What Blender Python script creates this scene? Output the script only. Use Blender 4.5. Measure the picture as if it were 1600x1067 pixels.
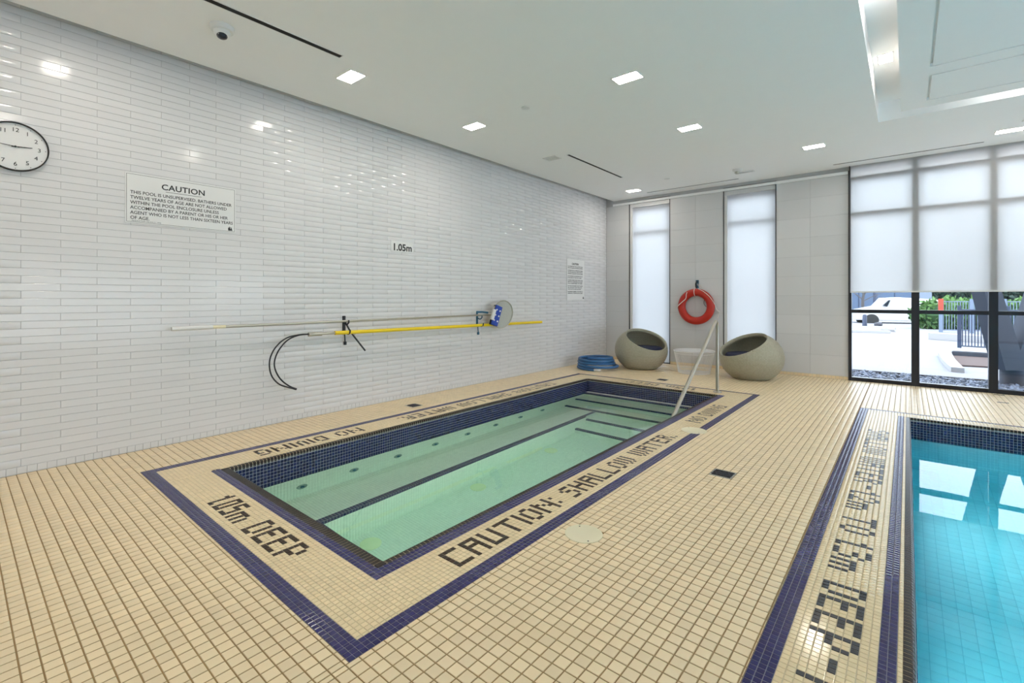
import bpy, bmesh, math, random
import numpy as np
from mathutils import Vector, Matrix, Euler
random.seed(7); np.random.seed(7)
SC = bpy.context.scene
for _o in list(bpy.data.objects):
    bpy.data.objects.remove(_o)
COL = SC.collection
PI = math.pi
# ------------------------------------------------------------------ camera
F = 737.0; CX, CY, H = 4.8565, 0.0, 1.25; HX = 467.0
YAW = math.atan2(618, 737)
cam_d = bpy.data.cameras.new('camera'); cam = bpy.data.objects.new('camera', cam_d); COL.objects.link(cam)
cam.location = (CX, CY, H); cam.rotation_euler = (PI/2, 0, YAW)
cam_d.sensor_width = 36; cam_d.lens = F/1600*36; cam_d.shift_y = -66.5/1600; cam_d.clip_start = .05; cam_d.clip_end = 400
SC.camera = cam
# ------------------------------------------------------------------ world, exposure
wd = bpy.data.worlds.new('overcast_sky'); SC.world = wd; wd.use_nodes = True
wd.node_tree.nodes['Background'].inputs[0].default_value = (.87, .93, 1.0, 1)
wd.node_tree.nodes['Background'].inputs[1].default_value = 4.5
SC.view_settings.view_transform = 'Standard'; SC.view_settings.look = 'None'
SC.view_settings.gamma = 1; SC.view_settings.use_curve_mapping = False
SC.view_settings.exposure = 0.36
LAMP = 62.0                                         # radiance of the recessed ceiling lamps
SC.cycles.max_bounces = 14; SC.cycles.diffuse_bounces = 8; SC.cycles.glossy_bounces = 6
SC.cycles.transmission_bounces = 12; SC.cycles.transparent_max_bounces = 16
SC.cycles.sample_clamp_indirect = 6.0
SC.cycles.blur_glossy = 0.5

def fl(px, py, z=0.):                                # a pixel of the photograph to the point of height z
    d = F*(H-z)/(py-HX); u = (px-800)/F*d
    return CX-math.sin(YAW)*d+math.cos(YAW)*u, CY+math.cos(YAW)*d+math.sin(YAW)*u
def on_x(px, py, x):
    t = (px-800)/F; dx = -math.sin(YAW)+t*math.cos(YAW); dy = math.cos(YAW)+t*math.sin(YAW)
    d = (x-CX)/dx; return CY+dy*d, H+(HX-py)/F*d
def on_y(px, py, y):
    t = (px-800)/F; dx = -math.sin(YAW)+t*math.cos(YAW); dy = math.cos(YAW)+t*math.sin(YAW)
    d = (y-CY)/dy; return CX+dx*d, H+(HX-py)/F*d
# ------------------------------------------------------------------ materials
def mat(name, col, rough=.5, metal=0, spec=.5, tone=0., noise=0., nscale=8, bump=0., bscale=60, coat=0, emit=None, estr=0, alpha=1, coord='Object'):
    m = bpy.data.materials.new(name); m.use_nodes = True; nt = m.node_tree; N = nt.nodes; L = nt.links
    b = N['Principled BSDF']
    b.inputs['Base Color'].default_value = (*col, 1); b.inputs['Roughness'].default_value = rough
    b.inputs['Metallic'].default_value = metal; b.inputs['Specular IOR Level'].default_value = spec
    b.inputs['Coat Weight'].default_value = coat; b.inputs['Coat Roughness'].default_value = .06
    b.inputs['Alpha'].default_value = alpha
    if emit: b.inputs['Emission Color'].default_value = (*emit, 1); b.inputs['Emission Strength'].default_value = estr
    src = None
    tc = N.new('ShaderNodeTexCoord')
    fac = None
    if tone:
        a = N.new('ShaderNodeAttribute'); a.attribute_name = 'tone'
        mm = N.new('ShaderNodeMath'); mm.operation = 'MULTIPLY_ADD'; mm.inputs[1].default_value = tone; mm.inputs[2].default_value = 1
        L.new(a.outputs['Fac'], mm.inputs[0]); fac = mm.outputs[0]
    if noise:
        n = N.new('ShaderNodeTexNoise'); n.inputs['Scale'].default_value = nscale; n.inputs['Detail'].default_value = 4
        L.new(tc.outputs[coord], n.inputs['Vector'])
        mm = N.new('ShaderNodeMapRange'); mm.inputs['To Min'].default_value = 1-noise; mm.inputs['To Max'].default_value = 1+noise
        L.new(n.outputs['Fac'], mm.inputs[0])
        if fac:
            q = N.new('ShaderNodeMath'); q.operation = 'MULTIPLY'; L.new(fac, q.inputs[0]); L.new(mm.outputs[0], q.inputs[1]); fac = q.outputs[0]
        else: fac = mm.outputs[0]
    if fac:
        v = N.new('ShaderNodeVectorMath'); v.operation = 'SCALE'; v.inputs[0].default_value = col; L.new(fac, v.inputs['Scale'])
        L.new(v.outputs[0], b.inputs['Base Color'])
    if bump:
        n = N.new('ShaderNodeTexNoise'); n.inputs['Scale'].default_value = bscale; n.inputs['Detail'].default_value = 3
        L.new(tc.outputs[coord], n.inputs['Vector'])
        bp = N.new('ShaderNodeBump'); bp.inputs['Strength'].default_value = bump; bp.inputs['Distance'].default_value = .01
        L.new(n.outputs['Fac'], bp.inputs['Height']); L.new(bp.outputs[0], b.inputs['Normal'])
    return m
M = {}
M['tile'] = mat('beige_deck_tile', (.83, .665, .43), .34, tone=.035, noise=.04, nscale=1.5)
M['mosaic'] = mat('beige_mosaic_tile', (.83, .665, .41), .12, spec=.7, tone=.03, noise=.03, nscale=2)
M['grout'] = mat('tan_grout', (.33, .215, .09), .85, noise=.25, nscale=3)
M['grout_light'] = mat('pale_grout', (.60, .49, .32), .85, noise=.1, nscale=5)
M['grout_grey'] = mat('grey_grout', (.19, .185, .25), .8, noise=.1)
M['grout_white'] = mat('white_grout', (.62, .63, .66), .75)
M['navy'] = mat('navy_mosaic_tile', (.021, .017, .105), .13, spec=.5, tone=.07)
M['navy_step'] = mat('navy_step_tile', (.014, .018, .075), .6, spec=.15, tone=.1)
M['navy_wall'] = mat('navy_wall_tile', (.008, .014, .075), .14, tone=.25)
M['letter'] = mat('dark_brown_tile', (.034, .018, .009), .4, spec=.3, tone=.2)
M['letter2'] = mat('charcoal_tile', (.020, .023, .032), .3, spec=.4, tone=.2)
M['bull'] = mat('black_brown_bullnose_tile', (.016, .009, .006), .35, spec=.3, tone=.3)
M['lining'] = mat('pale_lining_tile', (.90, .90, .80), .4, tone=.02)
M['lining_p'] = mat('pool_lining_tile', (.93, .95, .95), .4, tone=.015)
M['lgrout'] = mat('lining_grout', (.72, .74, .66), .8)
M['lgrout_p'] = mat('pool_lining_grout', (.74, .80, .82), .8)
M['wall'] = mat('white_glazed_wall_tile', (.70, .695, .70), .13, spec=.32, tone=.012, bump=.01, bscale=3)
M['wgrout'] = mat('pale_grey_wall_grout', (.56, .56, .57), .8)
M['btile'] = mat('matt_grey_white_wall_tile', (.62, .62, .63), .35, tone=.015)
M['bgrout'] = mat('grey_wall_grout', (.46, .46, .47), .8)
M['paint'] = mat('white_ceiling_paint', (.90, .90, .90), .65, noise=.01)
M['paint2'] = mat('white_wall_paint', (.86, .86, .86), .6)
M['black'] = mat('black_metal_frame', (.012, .014, .022), .35)
M['track'] = mat('dark_grey_track', (.05, .05, .055), .4)
M['dark'] = mat('black_slot_void', (.006, .006, .006), .8)
M['steel'] = mat('brushed_stainless_steel', (.42, .395, .34), .36, metal=1)
M['alu'] = mat('aluminium_pole', (.50, .48, .42), .35, metal=.9)
M['yellow'] = mat('yellow_fibreglass', (.85, .62, .012), .4, noise=.05)
M['cable'] = mat('black_cable', (.012, .014, .02), .45)
M['hookblue'] = mat('blue_black_plastic', (.02, .10, .17), .4)
M['blue'] = mat('bright_blue_plastic', (.02, .06, .38), .35)
M['hose'] = mat('blue_vinyl_hose', (.035, .13, .32), .35, noise=.15, nscale=20)
M['white'] = mat('white_plastic', (.74, .74, .73), .35)
M['cream'] = mat('cream_plastic', (.78, .71, .50), .35)
M['netgrey'] = mat('grey_mesh_cloth', (.50, .50, .46), .8, noise=.1, nscale=60)
M['red'] = mat('orange_red_foam', (.46, .017, .006), .4, noise=.06, nscale=12)
M['rope'] = mat('white_rope', (.75, .70, .66), .8)
M['print'] = mat('black_print', (.015, .015, .015), .5)
M['cushion'] = mat('navy_cushion', (.012, .016, .05), .8)
M['fit'] = mat('pale_fitting_plastic', (.88, .86, .58), .4)
M['haze'] = mat('fine_white_mesh_top', (.85, .85, .85), .4, alpha=.5)
M['jet'] = mat('grey_green_jet_plastic', (.30, .36, .33), .4)
M['wire'] = mat('white_wire', (.85, .85, .85), .4)
M['rock'] = mat('grey_river_stone', (.085, .10, .14), .6, noise=.4, nscale=6, tone=.5)
M['concrete'] = mat('pale_concrete', (.33, .32, .32), .8, noise=.12, nscale=1.2)
M['asphalt'] = mat('grey_asphalt', (.23, .225, .24), .9, noise=.06, nscale=.6)  # even grey base with random mottling
M['granite'] = mat('dark_granite_edging', (.045, .045, .06), .6, noise=.2, nscale=12)
M['mulch'] = mat('brown_mulch', (.085, .052, .045), .95, noise=.6, nscale=30)
M['column'] = mat('blue_grey_coated_concrete', (.022, .030, .055), .6, noise=.15, nscale=3)
M['fence'] = mat('pale_blue_metal', (.14, .18, .25), .45)
M['fence2'] = mat('slate_metal', (.03, .042, .08), .45)
M['orange'] = mat('orange_tape', (.35, .045, .02), .5)
M['car'] = mat('white_car_paint', (.55, .55, .57), .25, coat=.6)
M['glassdark'] = mat('dark_car_glass', (.012, .018, .03), .08)
M['tyre'] = mat('black_rubber', (.02, .02, .02), .8)
M['bldg'] = mat('blue_grey_cladding', (.055, .09, .155), .6, noise=.12, nscale=.7)
M['bldg2'] = mat('pale_blue_cladding', (.17, .205, .26), .6, noise=.05)
M['bark'] = mat('grey_bark', (.07, .065, .065), .9)
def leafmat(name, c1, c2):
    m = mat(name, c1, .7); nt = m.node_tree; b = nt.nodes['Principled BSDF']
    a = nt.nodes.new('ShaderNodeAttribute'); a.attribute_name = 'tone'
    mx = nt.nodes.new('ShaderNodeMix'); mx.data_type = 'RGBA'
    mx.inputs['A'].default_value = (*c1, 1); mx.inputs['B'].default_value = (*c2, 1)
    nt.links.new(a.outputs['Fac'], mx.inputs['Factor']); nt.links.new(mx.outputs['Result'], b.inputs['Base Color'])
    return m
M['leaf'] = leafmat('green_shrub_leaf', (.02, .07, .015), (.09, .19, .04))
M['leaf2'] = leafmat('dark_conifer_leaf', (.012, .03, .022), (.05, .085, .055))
def wicker():
    m = mat('taupe_wicker', (.30, .275, .195), .42); nt = m.node_tree; N = nt.nodes; L = nt.links; b = N['Principled BSDF']
    a = N.new('ShaderNodeUVMap'); a.uv_map = 'weave'
    br = N.new('ShaderNodeTexBrick'); br.inputs['Scale'].default_value = 1; br.inputs['Brick Width'].default_value = .5; br.inputs['Row Height'].default_value = .5
    br.inputs['Mortar Size'].default_value = .09; br.inputs['Mortar Smooth'].default_value = 1
    br.inputs['Color1'].default_value = (.56, .53, .41, 1); br.inputs['Color2'].default_value = (.50, .47, .355, 1); br.inputs['Mortar'].default_value = (.20, .185, .13, 1)
    L.new(a.outputs[0], br.inputs['Vector']); L.new(br.outputs['Color'], b.inputs['Base Color'])
    bp = N.new('ShaderNodeBump'); bp.inputs['Strength'].default_value = .7; bp.inputs['Distance'].default_value = .008; bp.invert = True
    L.new(br.outputs['Fac'], bp.inputs['Height']); L.new(bp.outputs[0], b.inputs['Normal'])
    return m
M['wicker'] = wicker()
def emis(name, col, s):
    m = bpy.data.materials.new(name); m.use_nodes = True; nt = m.node_tree; nt.nodes.clear()
    e = nt.nodes.new('ShaderNodeEmission'); e.inputs[0].default_value = (*col, 1); e.inputs[1].default_value = s
    o = nt.nodes.new('ShaderNodeOutputMaterial'); nt.links.new(e.outputs[0], o.inputs[0]); return m
M['lamp'] = emis('warm_lamp_diffuser', (1, .92, .82), LAMP)
M['pool_fill'] = emis('added_pool_fill', (.94, .97, 1), 58); M['tub_fill'] = emis('added_tub_fill', (1, .97, .92), 38)  # emission for fill lamps added to brighten the water
M['strip'] = emis('cove_light_strip', (1, .98, .95), 14)
def glass():
    m = bpy.data.materials.new('window_glass'); m.use_nodes = True; nt = m.node_tree; nt.nodes.clear(); N = nt.nodes; L = nt.links
    t = N.new('ShaderNodeBsdfTransparent'); t.inputs[0].default_value = (.93, .97, 1, 1)
    g = N.new('ShaderNodeBsdfGlossy'); g.inputs['Roughness'].default_value = .02
    f = N.new('ShaderNodeFresnel'); f.inputs[0].default_value = 1.45
    mx = N.new('ShaderNodeMixShader'); o = N.new('ShaderNodeOutputMaterial')
    L.new(f.outputs[0], mx.inputs[0]); L.new(t.outputs[0], mx.inputs[1]); L.new(g.outputs[0], mx.inputs[2]); L.new(mx.outputs[0], o.inputs[0]); return m
M['glass'] = glass()
def blind(name, see=.09):
    m = bpy.data.materials.new(name); m.use_nodes = True; nt = m.node_tree; nt.nodes.clear(); N = nt.nodes; L = nt.links
    tc = N.new('ShaderNodeTexCoord'); n = N.new('ShaderNodeTexNoise'); n.inputs['Scale'].default_value = 1.5
    L.new(tc.outputs['Object'], n.inputs['Vector'])
    mr = N.new('ShaderNodeMapRange'); mr.inputs['To Min'].default_value = .90; mr.inputs['To Max'].default_value = .93; L.new(n.outputs['Fac'], mr.inputs[0])
    tr = N.new('ShaderNodeBsdfTranslucent'); L.new(mr.outputs[0], tr.inputs[0])
    df = N.new('ShaderNodeBsdfDiffuse'); df.inputs[0].default_value = (.78, .78, .79, 1)
    tp = N.new('ShaderNodeBsdfTransparent'); tp.inputs[0].default_value = (1, 1, 1, 1)
    m1 = N.new('ShaderNodeMixShader'); m1.inputs[0].default_value = .30
    m2 = N.new('ShaderNodeMixShader'); m2.inputs[0].default_value = see
    o = N.new('ShaderNodeOutputMaterial')
    L.new(tr.outputs[0], m1.inputs[1]); L.new(df.outputs[0], m1.inputs[2]); L.new(m1.outputs[0], m2.inputs[1]); L.new(tp.outputs[0], m2.inputs[2]); L.new(m2.outputs[0], o.inputs[0]); return m
M['blind'] = blind('white_sunscreen_blind')
def water(name, col, dens, rough=0.0, bump=.02):
    m = bpy.data.materials.new(name); m.use_nodes = True; nt = m.node_tree; nt.nodes.clear(); N = nt.nodes; L = nt.links
    rf = N.new('ShaderNodeBsdfRefraction'); rf.inputs['IOR'].default_value = 1.333; rf.inputs['Roughness'].default_value = 0
    gl = N.new('ShaderNodeBsdfGlossy'); gl.inputs['Roughness'].default_value = rough
    f = N.new('ShaderNodeFresnel'); f.inputs[0].default_value = 1.333
    tc = N.new('ShaderNodeTexCoord'); n = N.new('ShaderNodeTexNoise'); n.inputs['Scale'].default_value = 1.6; n.inputs['Detail'].default_value = 1
    L.new(tc.outputs['Object'], n.inputs['Vector'])
    bp = N.new('ShaderNodeBump'); bp.inputs['Strength'].default_value = bump; bp.inputs['Distance'].default_value = .05; L.new(n.outputs['Fac'], bp.inputs['Height'])
    mx = N.new('ShaderNodeMixShader'); va = N.new('ShaderNodeVolumeAbsorption'); va.inputs[0].default_value = (*col, 1); va.inputs[1].default_value = dens
    for q in (rf, gl, f): L.new(bp.outputs[0], q.inputs['Normal'])
    o = N.new('ShaderNodeOutputMaterial')
    L.new(f.outputs[0], mx.inputs[0]); L.new(rf.outputs[0], mx.inputs[1]); L.new(gl.outputs[0], mx.inputs[2])
    L.new(mx.outputs[0], o.inputs['Surface']); L.new(va.outputs[0], o.inputs['Volume']); return m
M['tubwater'] = water('green_spa_water', (.38, .925, .81), .35)
M['poolwater'] = water('cyan_pool_water', (.0, .885, .97), .70)
# ------------------------------------------------------------------ helpers
class MB:
    def __init__(s): s.v = []; s.f = []; s.uv = None
    def add(s, vs, fs):
        n = len(s.v); s.v += [tuple(p) for p in vs]; s.f += [tuple(i+n for i in f) for f in fs]; return s
    def box(s, x0, x1, y0, y1, z0, z1):
        return s.add([(x0,y0,z0),(x1,y0,z0),(x1,y1,z0),(x0,y1,z0),(x0,y0,z1),(x1,y0,z1),(x1,y1,z1),(x0,y1,z1)],
                     [(0,3,2,1),(4,5,6,7),(0,1,5,4),(1,2,6,5),(2,3,7,6),(3,0,4,7)])
    def tube(s, pts, r, n=10, cap=True, rr=None):
        pts = [Vector(p) for p in pts]; k = len(pts); rings = []
        t0 = (pts[1]-pts[0]).normalized(); up = Vector((0,0,1)) if abs(t0.z) < .9 else Vector((1,0,0))
        nrm = t0.cross(up).normalized()
        for i, p in enumerate(pts):
            t = (pts[min(i+1,k-1)]-pts[max(i-1,0)]).normalized()
            nrm = (nrm-t*nrm.dot(t)).normalized(); b = t.cross(nrm); R = rr[i] if rr else r
            rings.append([p+nrm*R*math.cos(2*PI*j/n)+b*R*math.sin(2*PI*j/n) for j in range(n)])
        vs = [q for rg in rings for q in rg]; fs = []
        for i in range(k-1):
            for j in range(n): fs.append((i*n+j, i*n+(j+1)%n, (i+1)*n+(j+1)%n, (i+1)*n+j))
        if cap: fs.append(tuple(range(n))[::-1]); fs.append(tuple((k-1)*n+j for j in range(n)))
        return s.add(vs, fs)
    def lathe(s, prof, c=(0,0,0), n=32, axis='z', closed=False):
        vs = []; fs = []; k = len(prof)
        for r, z in prof:
            for j in range(n):
                a = 2*PI*j/n; x, y = r*math.cos(a), r*math.sin(a)
                p = {'z': (x,y,z), 'x': (z,x,y), 'y': (y,z,x)}[axis]
                vs.append((p[0]+c[0], p[1]+c[1], p[2]+c[2]))
        for i in range(k-1 if not closed else k):
            i2 = (i+1) % k
            for j in range(n): fs.append((i*n+j, i*n+(j+1)%n, i2*n+(j+1)%n, i2*n+j))
        if not closed:
            if prof[0][0] > 1e-5: fs.append(tuple(range(n))[::-1])
            if prof[-1][0] > 1e-5: fs.append(tuple((k-1)*n+j for j in range(n)))
        return s.add(vs, fs)
    def build(s, name, m, parent=None, smooth=False, bevel=0):
        me = bpy.data.meshes.new(name); me.from_pydata(s.v, [], s.f); me.validate()
        bm = bmesh.new(); bm.from_mesh(me); bmesh.ops.recalc_face_normals(bm, faces=bm.faces); bm.to_mesh(me); bm.free()
        if m: me.materials.append(m)
        if smooth: me.shade_smooth(); me.set_sharp_from_angle(angle=math.radians(40))
        o = bpy.data.objects.new(name, me); COL.objects.link(o)
        if parent: o.parent = parent; o.location = -Vector(parent.location) if parent.parent is None else Vector((0,0,0))
        if bevel:
            b = o.modifiers.new('bevel', 'BEVEL'); b.width = bevel; b.segments = 2; b.limit_method = 'ANGLE'
        return o
def tag(o, label=None, cat=None, group=None, kind=None):
    if label: o['label'] = label
    if cat: o['category'] = cat
    if group: o['group'] = group
    if kind: o['kind'] = kind
    return o
def struct(o): o['kind'] = 'structure'; return o
def empty(name, loc=(0,0,0), rz=0):
    o = bpy.data.objects.new(name, None); COL.objects.link(o); o.location = loc; o.rotation_euler = (0,0,rz); o.empty_display_size = .1; return o
def copy_tree(o, parent=None):
    c = o.copy(); COL.objects.link(c)
    if parent: c.parent = parent
    for ch in list(o.children): copy_tree(ch, c)
    return c
def text_mesh(txt, size, sx=1.0, align='LEFT', bold=0, spacing=1.0, line=1.0):
    c = bpy.data.curves.new('t', 'FONT'); c.body = txt; c.size = size; c.align_x = align; c.offset = bold; c.space_character = spacing; c.space_line = line; c.resolution_u = 3
    c.extrude = .0006
    o = bpy.data.objects.new('t', c); COL.objects.link(o)
    dg = bpy.context.evaluated_depsgraph_get(); dg.update()
    me = bpy.data.meshes.new_from_object(o.evaluated_get(dg)); bpy.data.objects.remove(o)
    for v in me.vertices: v.co.x *= sx
    return me
# template tile: unit square, top at n=0
BEV = .0016
def tile_template(dep=1.0):
    b = 0.
    v = np.array([(-.5,-.5,-dep),(.5,-.5,-dep),(.5,.5,-dep),(-.5,.5,-dep),(-.5,-.5,-.25*dep),(.5,-.5,-.25*dep),(.5,.5,-.25*dep),(-.5,.5,-.25*dep),(-.5,-.5,0),(.5,-.5,0),(.5,.5,0),(-.5,.5,0)], dtype=float)
    f = [(8,9,10,11)]+[(i,(i+1)%4,4+(i+1)%4,4+i) for i in range(4)]+[(4+i,4+(i+1)%4,8+(i+1)%4,8+i) for i in range(4)]
    return v, np.array(f)
TT = tile_template()
def seen(c):
    d = (c[:,0]-CX)*-math.sin(YAW)+(c[:,1]-CY)*math.cos(YAW); u = (c[:,0]-CX)*math.cos(YAW)+(c[:,1]-CY)*math.sin(YAW)
    d = np.where(d < .05, 1e9, d); px = 800+F*u/d; py = HX-F*(c[:,2]-H)/d
    ok = (d < 1e8)&(px > 0)&(px < 1600)&(py > 0)&(py < 1067)
    return np.where(ok, d, 1e9)
def field(name, items, m, parent, n_single=0, tone=1.0, fieldname=None):
    """items: (centre, U, V, N) with U and V full-size edge vectors and N the normal times depth."""
    if not items: return
    C = np.array([i[0] for i in items], float); U = np.array([i[1] for i in items], float); V = np.array([i[2] for i in items], float); Nn = np.array([i[3] for i in items], float)
    dist = seen(C); order = np.argsort(dist, kind='stable'); n_single = min(n_single, int((dist < 1e8).sum()))
    tv, tf = TT
    variants = {}
    for i in order[:n_single]:
        su, sv = np.linalg.norm(U[i]), np.linalg.norm(V[i]); k = random.randrange(5); key = (round(su,4), round(sv,4), k)
        if key not in variants:
            me = bpy.data.meshes.new(name); dn = np.linalg.norm(Nn[i]); me.from_pydata([(a*(su-(2*BEV if q > 7 else 0)), b*(sv-(2*BEV if q > 7 else 0)), c*dn) for q, (a, b, c) in enumerate(tv)], [], [tuple(int(q) for q in f) for f in tf])
            me.materials.append(m); at = me.attributes.new('tone', 'FLOAT', 'FACE'); at.data.foreach_set('value', [(k-2)*.7*tone]*len(tf)); variants[key] = me
        o = bpy.data.objects.new(name, variants[key]); COL.objects.link(o); o.parent = parent
        R = Matrix((Vector(U[i])/su, Vector(V[i])/sv, Vector(Nn[i]).normalized())).transposed().to_4x4()
        R.translation = Vector(C[i])-Vector(parent.location); o.matrix_local = R
    rest = order[n_single:]
    if len(rest):
        ul = np.linalg.norm(U[rest], axis=1); vl = np.linalg.norm(V[rest], axis=1); top = (np.arange(len(tv)) > 7)
        fu = (1-top[None,:]*2*BEV/ul[:,None])[:,:,None]; fv = (1-top[None,:]*2*BEV/vl[:,None])[:,:,None]
        vv = (C[rest][:,None,:]+tv[None,:,0:1]*fu*U[rest][:,None,:]+tv[None,:,1:2]*fv*V[rest][:,None,:]+tv[None,:,2:3]*Nn[rest][:,None,:])
        nv = len(tv); nf = len(tf); n = len(rest)
        ff = (tf[None]+(np.arange(n)*nv)[:,None,None]).reshape(-1,4)
        me = bpy.data.meshes.new(fieldname or name); me.vertices.add(n*nv); me.vertices.foreach_set('co', (vv-np.array(parent.location)[None,None]).reshape(-1))
        me.loops.add(ff.size); me.loops.foreach_set('vertex_index', ff.reshape(-1).astype(np.int32))
        me.polygons.add(len(ff)); me.polygons.foreach_set('loop_start', np.arange(0, ff.size, 4, dtype=np.int32)); me.polygons.foreach_set('loop_total', np.full(len(ff), 4, dtype=np.int32))
        me.update(calc_edges=True); me.materials.append(m)
        at = me.attributes.new('tone', 'FLOAT', 'FACE'); at.data.foreach_set('value', np.repeat(np.clip(np.random.randn(n), -2, 2)*tone, nf).astype(np.float32))
        o = bpy.data.objects.new(fieldname or name, me); COL.objects.link(o); o.parent = parent; o['kind'] = 'stuff'
        return o
def cells(O, u, v, lu, lv, pu, pv, gap, dep=.003, ou=0., ov=0., stagger=0., cut=None, minc=.35):
    """grid of tiles over a rectangle; ou, ov place a joint; cells that stick out are cut at the edge."""
    O = Vector(O); u = Vector(u); v = Vector(v); n = u.cross(v); out = []
    j = math.floor((0-ov)/pv); r = 0
    while ov+j*pv < lv-1e-6:
        b0 = max(0, ov+j*pv); b1 = min(lv, ov+(j+1)*pv)
        if b1-b0 > pv*minc:
            off = ou+(stagger if j % 2 else 0)
            i = math.floor((0-off)/pu)
            while off+i*pu < lu-1e-6:
                a0 = max(0, off+i*pu); a1 = min(lu, off+(i+1)*pu)
                if a1-a0 > pu*min(minc, .1 if pu > .2 else minc):
                    c = O+u*(a0+a1)/2+v*(b0+b1)/2
                    if cut is None or not cut(c, a0, a1, b0, b1): out.append((c, u*(a1-a0-gap), v*(b1-b0-gap), n*dep))
                i += 1
        j += 1
    return out
X, Y, Z = Vector((1,0,0)), Vector((0,1,0)), Vector((0,0,1))
P = .0258; BP = .0512; WY = 8.888; CH = 3.28
RX, RY = 10.6, -2.2                                   # right and rear walls, outside the frame
# tub and pool plan
TL = (.985, 2.970, 1.278, 6.450)                      # coping outer edge
TI = (1.022, 2.932, 1.335, 6.415)                     # coping inner edge
PX0, PX1, PY0, PY1 = 4.879, 9.3, -1.4, 6.492          # pool inner edge
PL = (4.845, 9.34, -1.44, 6.520)
TO = (.614, 3.3845, .8845, 6.795); TB = (.690, 3.309, .960, 6.745); NB = (TL[0], 3.0455, 1.2205, TL[3])
PO = (4.44, 9.7, -2.1, 6.745); PB = (4.516, 9.62, -2.0, 6.70)
# ------------------------------------------------------------------ floor
def slab(z0, z1, outer, holes):
    mb = MB(); xs = sorted({outer[0], outer[1]} | {h[k] for h in holes for k in (0, 1)}); ys = sorted({outer[2], outer[3]} | {h[k] for h in holes for k in (2, 3)})
    for a, b in zip(xs, xs[1:]):
        for c, d in zip(ys, ys[1:]):
            if not any(h[0] <= (a+b)/2 <= h[1] and h[2] <= (c+d)/2 <= h[3] for h in holes): mb.box(a, b, c, d, z0, z1)
    return mb
floor = struct(slab(-.16, -.0026, (0, RX, RY, WY), [TL, PL]).build('floor', M['grout']))
def ring(o, i): return [(o[0], i[0], o[2], o[3]), (i[1], o[1], o[2], o[3]), (i[0], i[1], o[2], i[2]), (i[0], i[1], i[3], o[3])]
under = MB()
for r in ring(TB, TL)+[(4.516, 4.83, RY+.2, 6.7), (4.516, RX-1, 6.53, 6.7)]: under.box(r[0], r[1], r[2], r[3], -.0027, -.0020)
under.build('pale_grout_bed', M['grout_light'], floor)
under = MB()
for r in ring(TO, TB)+[(NB[0]-.017, NB[1], NB[2], TL[2]), (TL[1], NB[1], TL[2], TL[3]), (PO[0], PB[0], PO[2], PO[3]), (PB[0], RX-1, PB[3], PO[3]), (4.778, 4.829, RY+.2, 6.55)]:
    under.box(r[0], r[1], r[2], r[3], -.0021, -.0012)
under.build('grey_grout_bed', M['grout_grey'], floor)
DISC = [(3.536, 2.169, .100), (3.30, 4.545, .115)]
DRAIN = [(4.1767+BP*(round((x-4.1767)/BP-.5)+.5), .203+BP*(round((y-.203)/BP-.5)+.5), .0745) for x, y in ((3.85, 3.555), (.396, 3.503), (1.93, 7.088))]
def hit(c, a0=0, a1=0, b0=0, b1=0):
    return any((c[0]-x)**2+(c[1]-y)**2 < (r*.78)**2 for x, y, r in DISC) or any(abs(c[0]-x) < r and abs(c[1]-y) < r for x, y, r in DRAIN)
def grid_rect(r, pu, pv, gap, ox, oy, cut=hit, minc=.3, dep=.003):
    return cells((r[0], r[2], 0), X, Y, r[1]-r[0], r[3]-r[2], pu, pv, gap, dep, ox-r[0], oy-r[2], cut=cut, minc=minc)
big = []
for r in [(0, TO[0], RY, WY), (TO[0], TO[1], RY, TO[2]), (TO[0], TO[1], TO[3], WY), (TO[1], PO[0], RY, WY), (PO[0], RX, PO[3], WY)]:
    big += grid_rect(r, BP, BP, .0052, 4.1767, .2030, minc=.12)
# lettering ------------------------------------------------------------------
FONT = {'C':'1111/1000/1000/1000/1000/1111','A':'1111/1001/1111/1001/1001/1001','U':'1001/1001/1001/1001/1001/1111','T':'11111/00100/00100/00100/00100/00100',
 'I':'1/1/1/1/1/1','O':'0110/1001/1001/1001/1001/0110','N':'10001/11001/10101/10011/10001/10001',':':'0/1/0/0/1/0','S':'0111/1000/0110/0001/0001/1110',
 'H':'1001/1001/1111/1001/1001/1001','L':'1000/1000/1000/1000/1000/1111','W':'10101/10101/10101/10101/10101/01010','E':'1111/1000/1110/1000/1000/1111',
 'R':'1110/1001/1110/1010/1001/1001','D':'1110/1001/1001/1001/1001/1110','P':'1110/1001/1001/1110/1000/1000','M':'000000/000000/11110/10101/10101/10101',
 '1':'01/11/01/01/01/01','0':'111/101/101/101/101/111','5':'111/100/111/001/001/111','2':'0110/1001/0001/0010/0100/1111','3':'1110/0001/0110/0001/0001/1110',
 '.':'0/0/0/0/0/1','~':'0/0/0/0/0/0','-':'000/000/111/000/000/000','G':'0111/1000/1011/1001/1001/0111','V':'101/101/101/101/101/010',' ':'00/00/00/00/00/00'}
def bitmap(txt, tight=True):
    cols = []
    for k, ch in enumerate(txt):
        rows = FONT[ch].split('/'); w = max(len(r) for r in rows) if ch != 'M' else 5
        for i in range(w): cols.append([int(r[i]) if i < len(r) else 0 for r in rows])
        if ch != '~' and not (ch == '1' and txt[k+1:k+2] == '.'): cols.append([0]*6)
    return cols
LET = []      # (origin of the first column's top-left cell, reading direction, upward direction, columns, pitch)
lettercells = {}
def put(txt, O, rd, up, pr=P, pu=P):
    out = []
    for i, c in enumerate(bitmap(txt)):
        for j, b in enumerate(c):
            if b: out.append(Vector(O)+Vector(rd)*(i+.5)*pr-Vector(up)*(j+.5)*pu)
    return out
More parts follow.
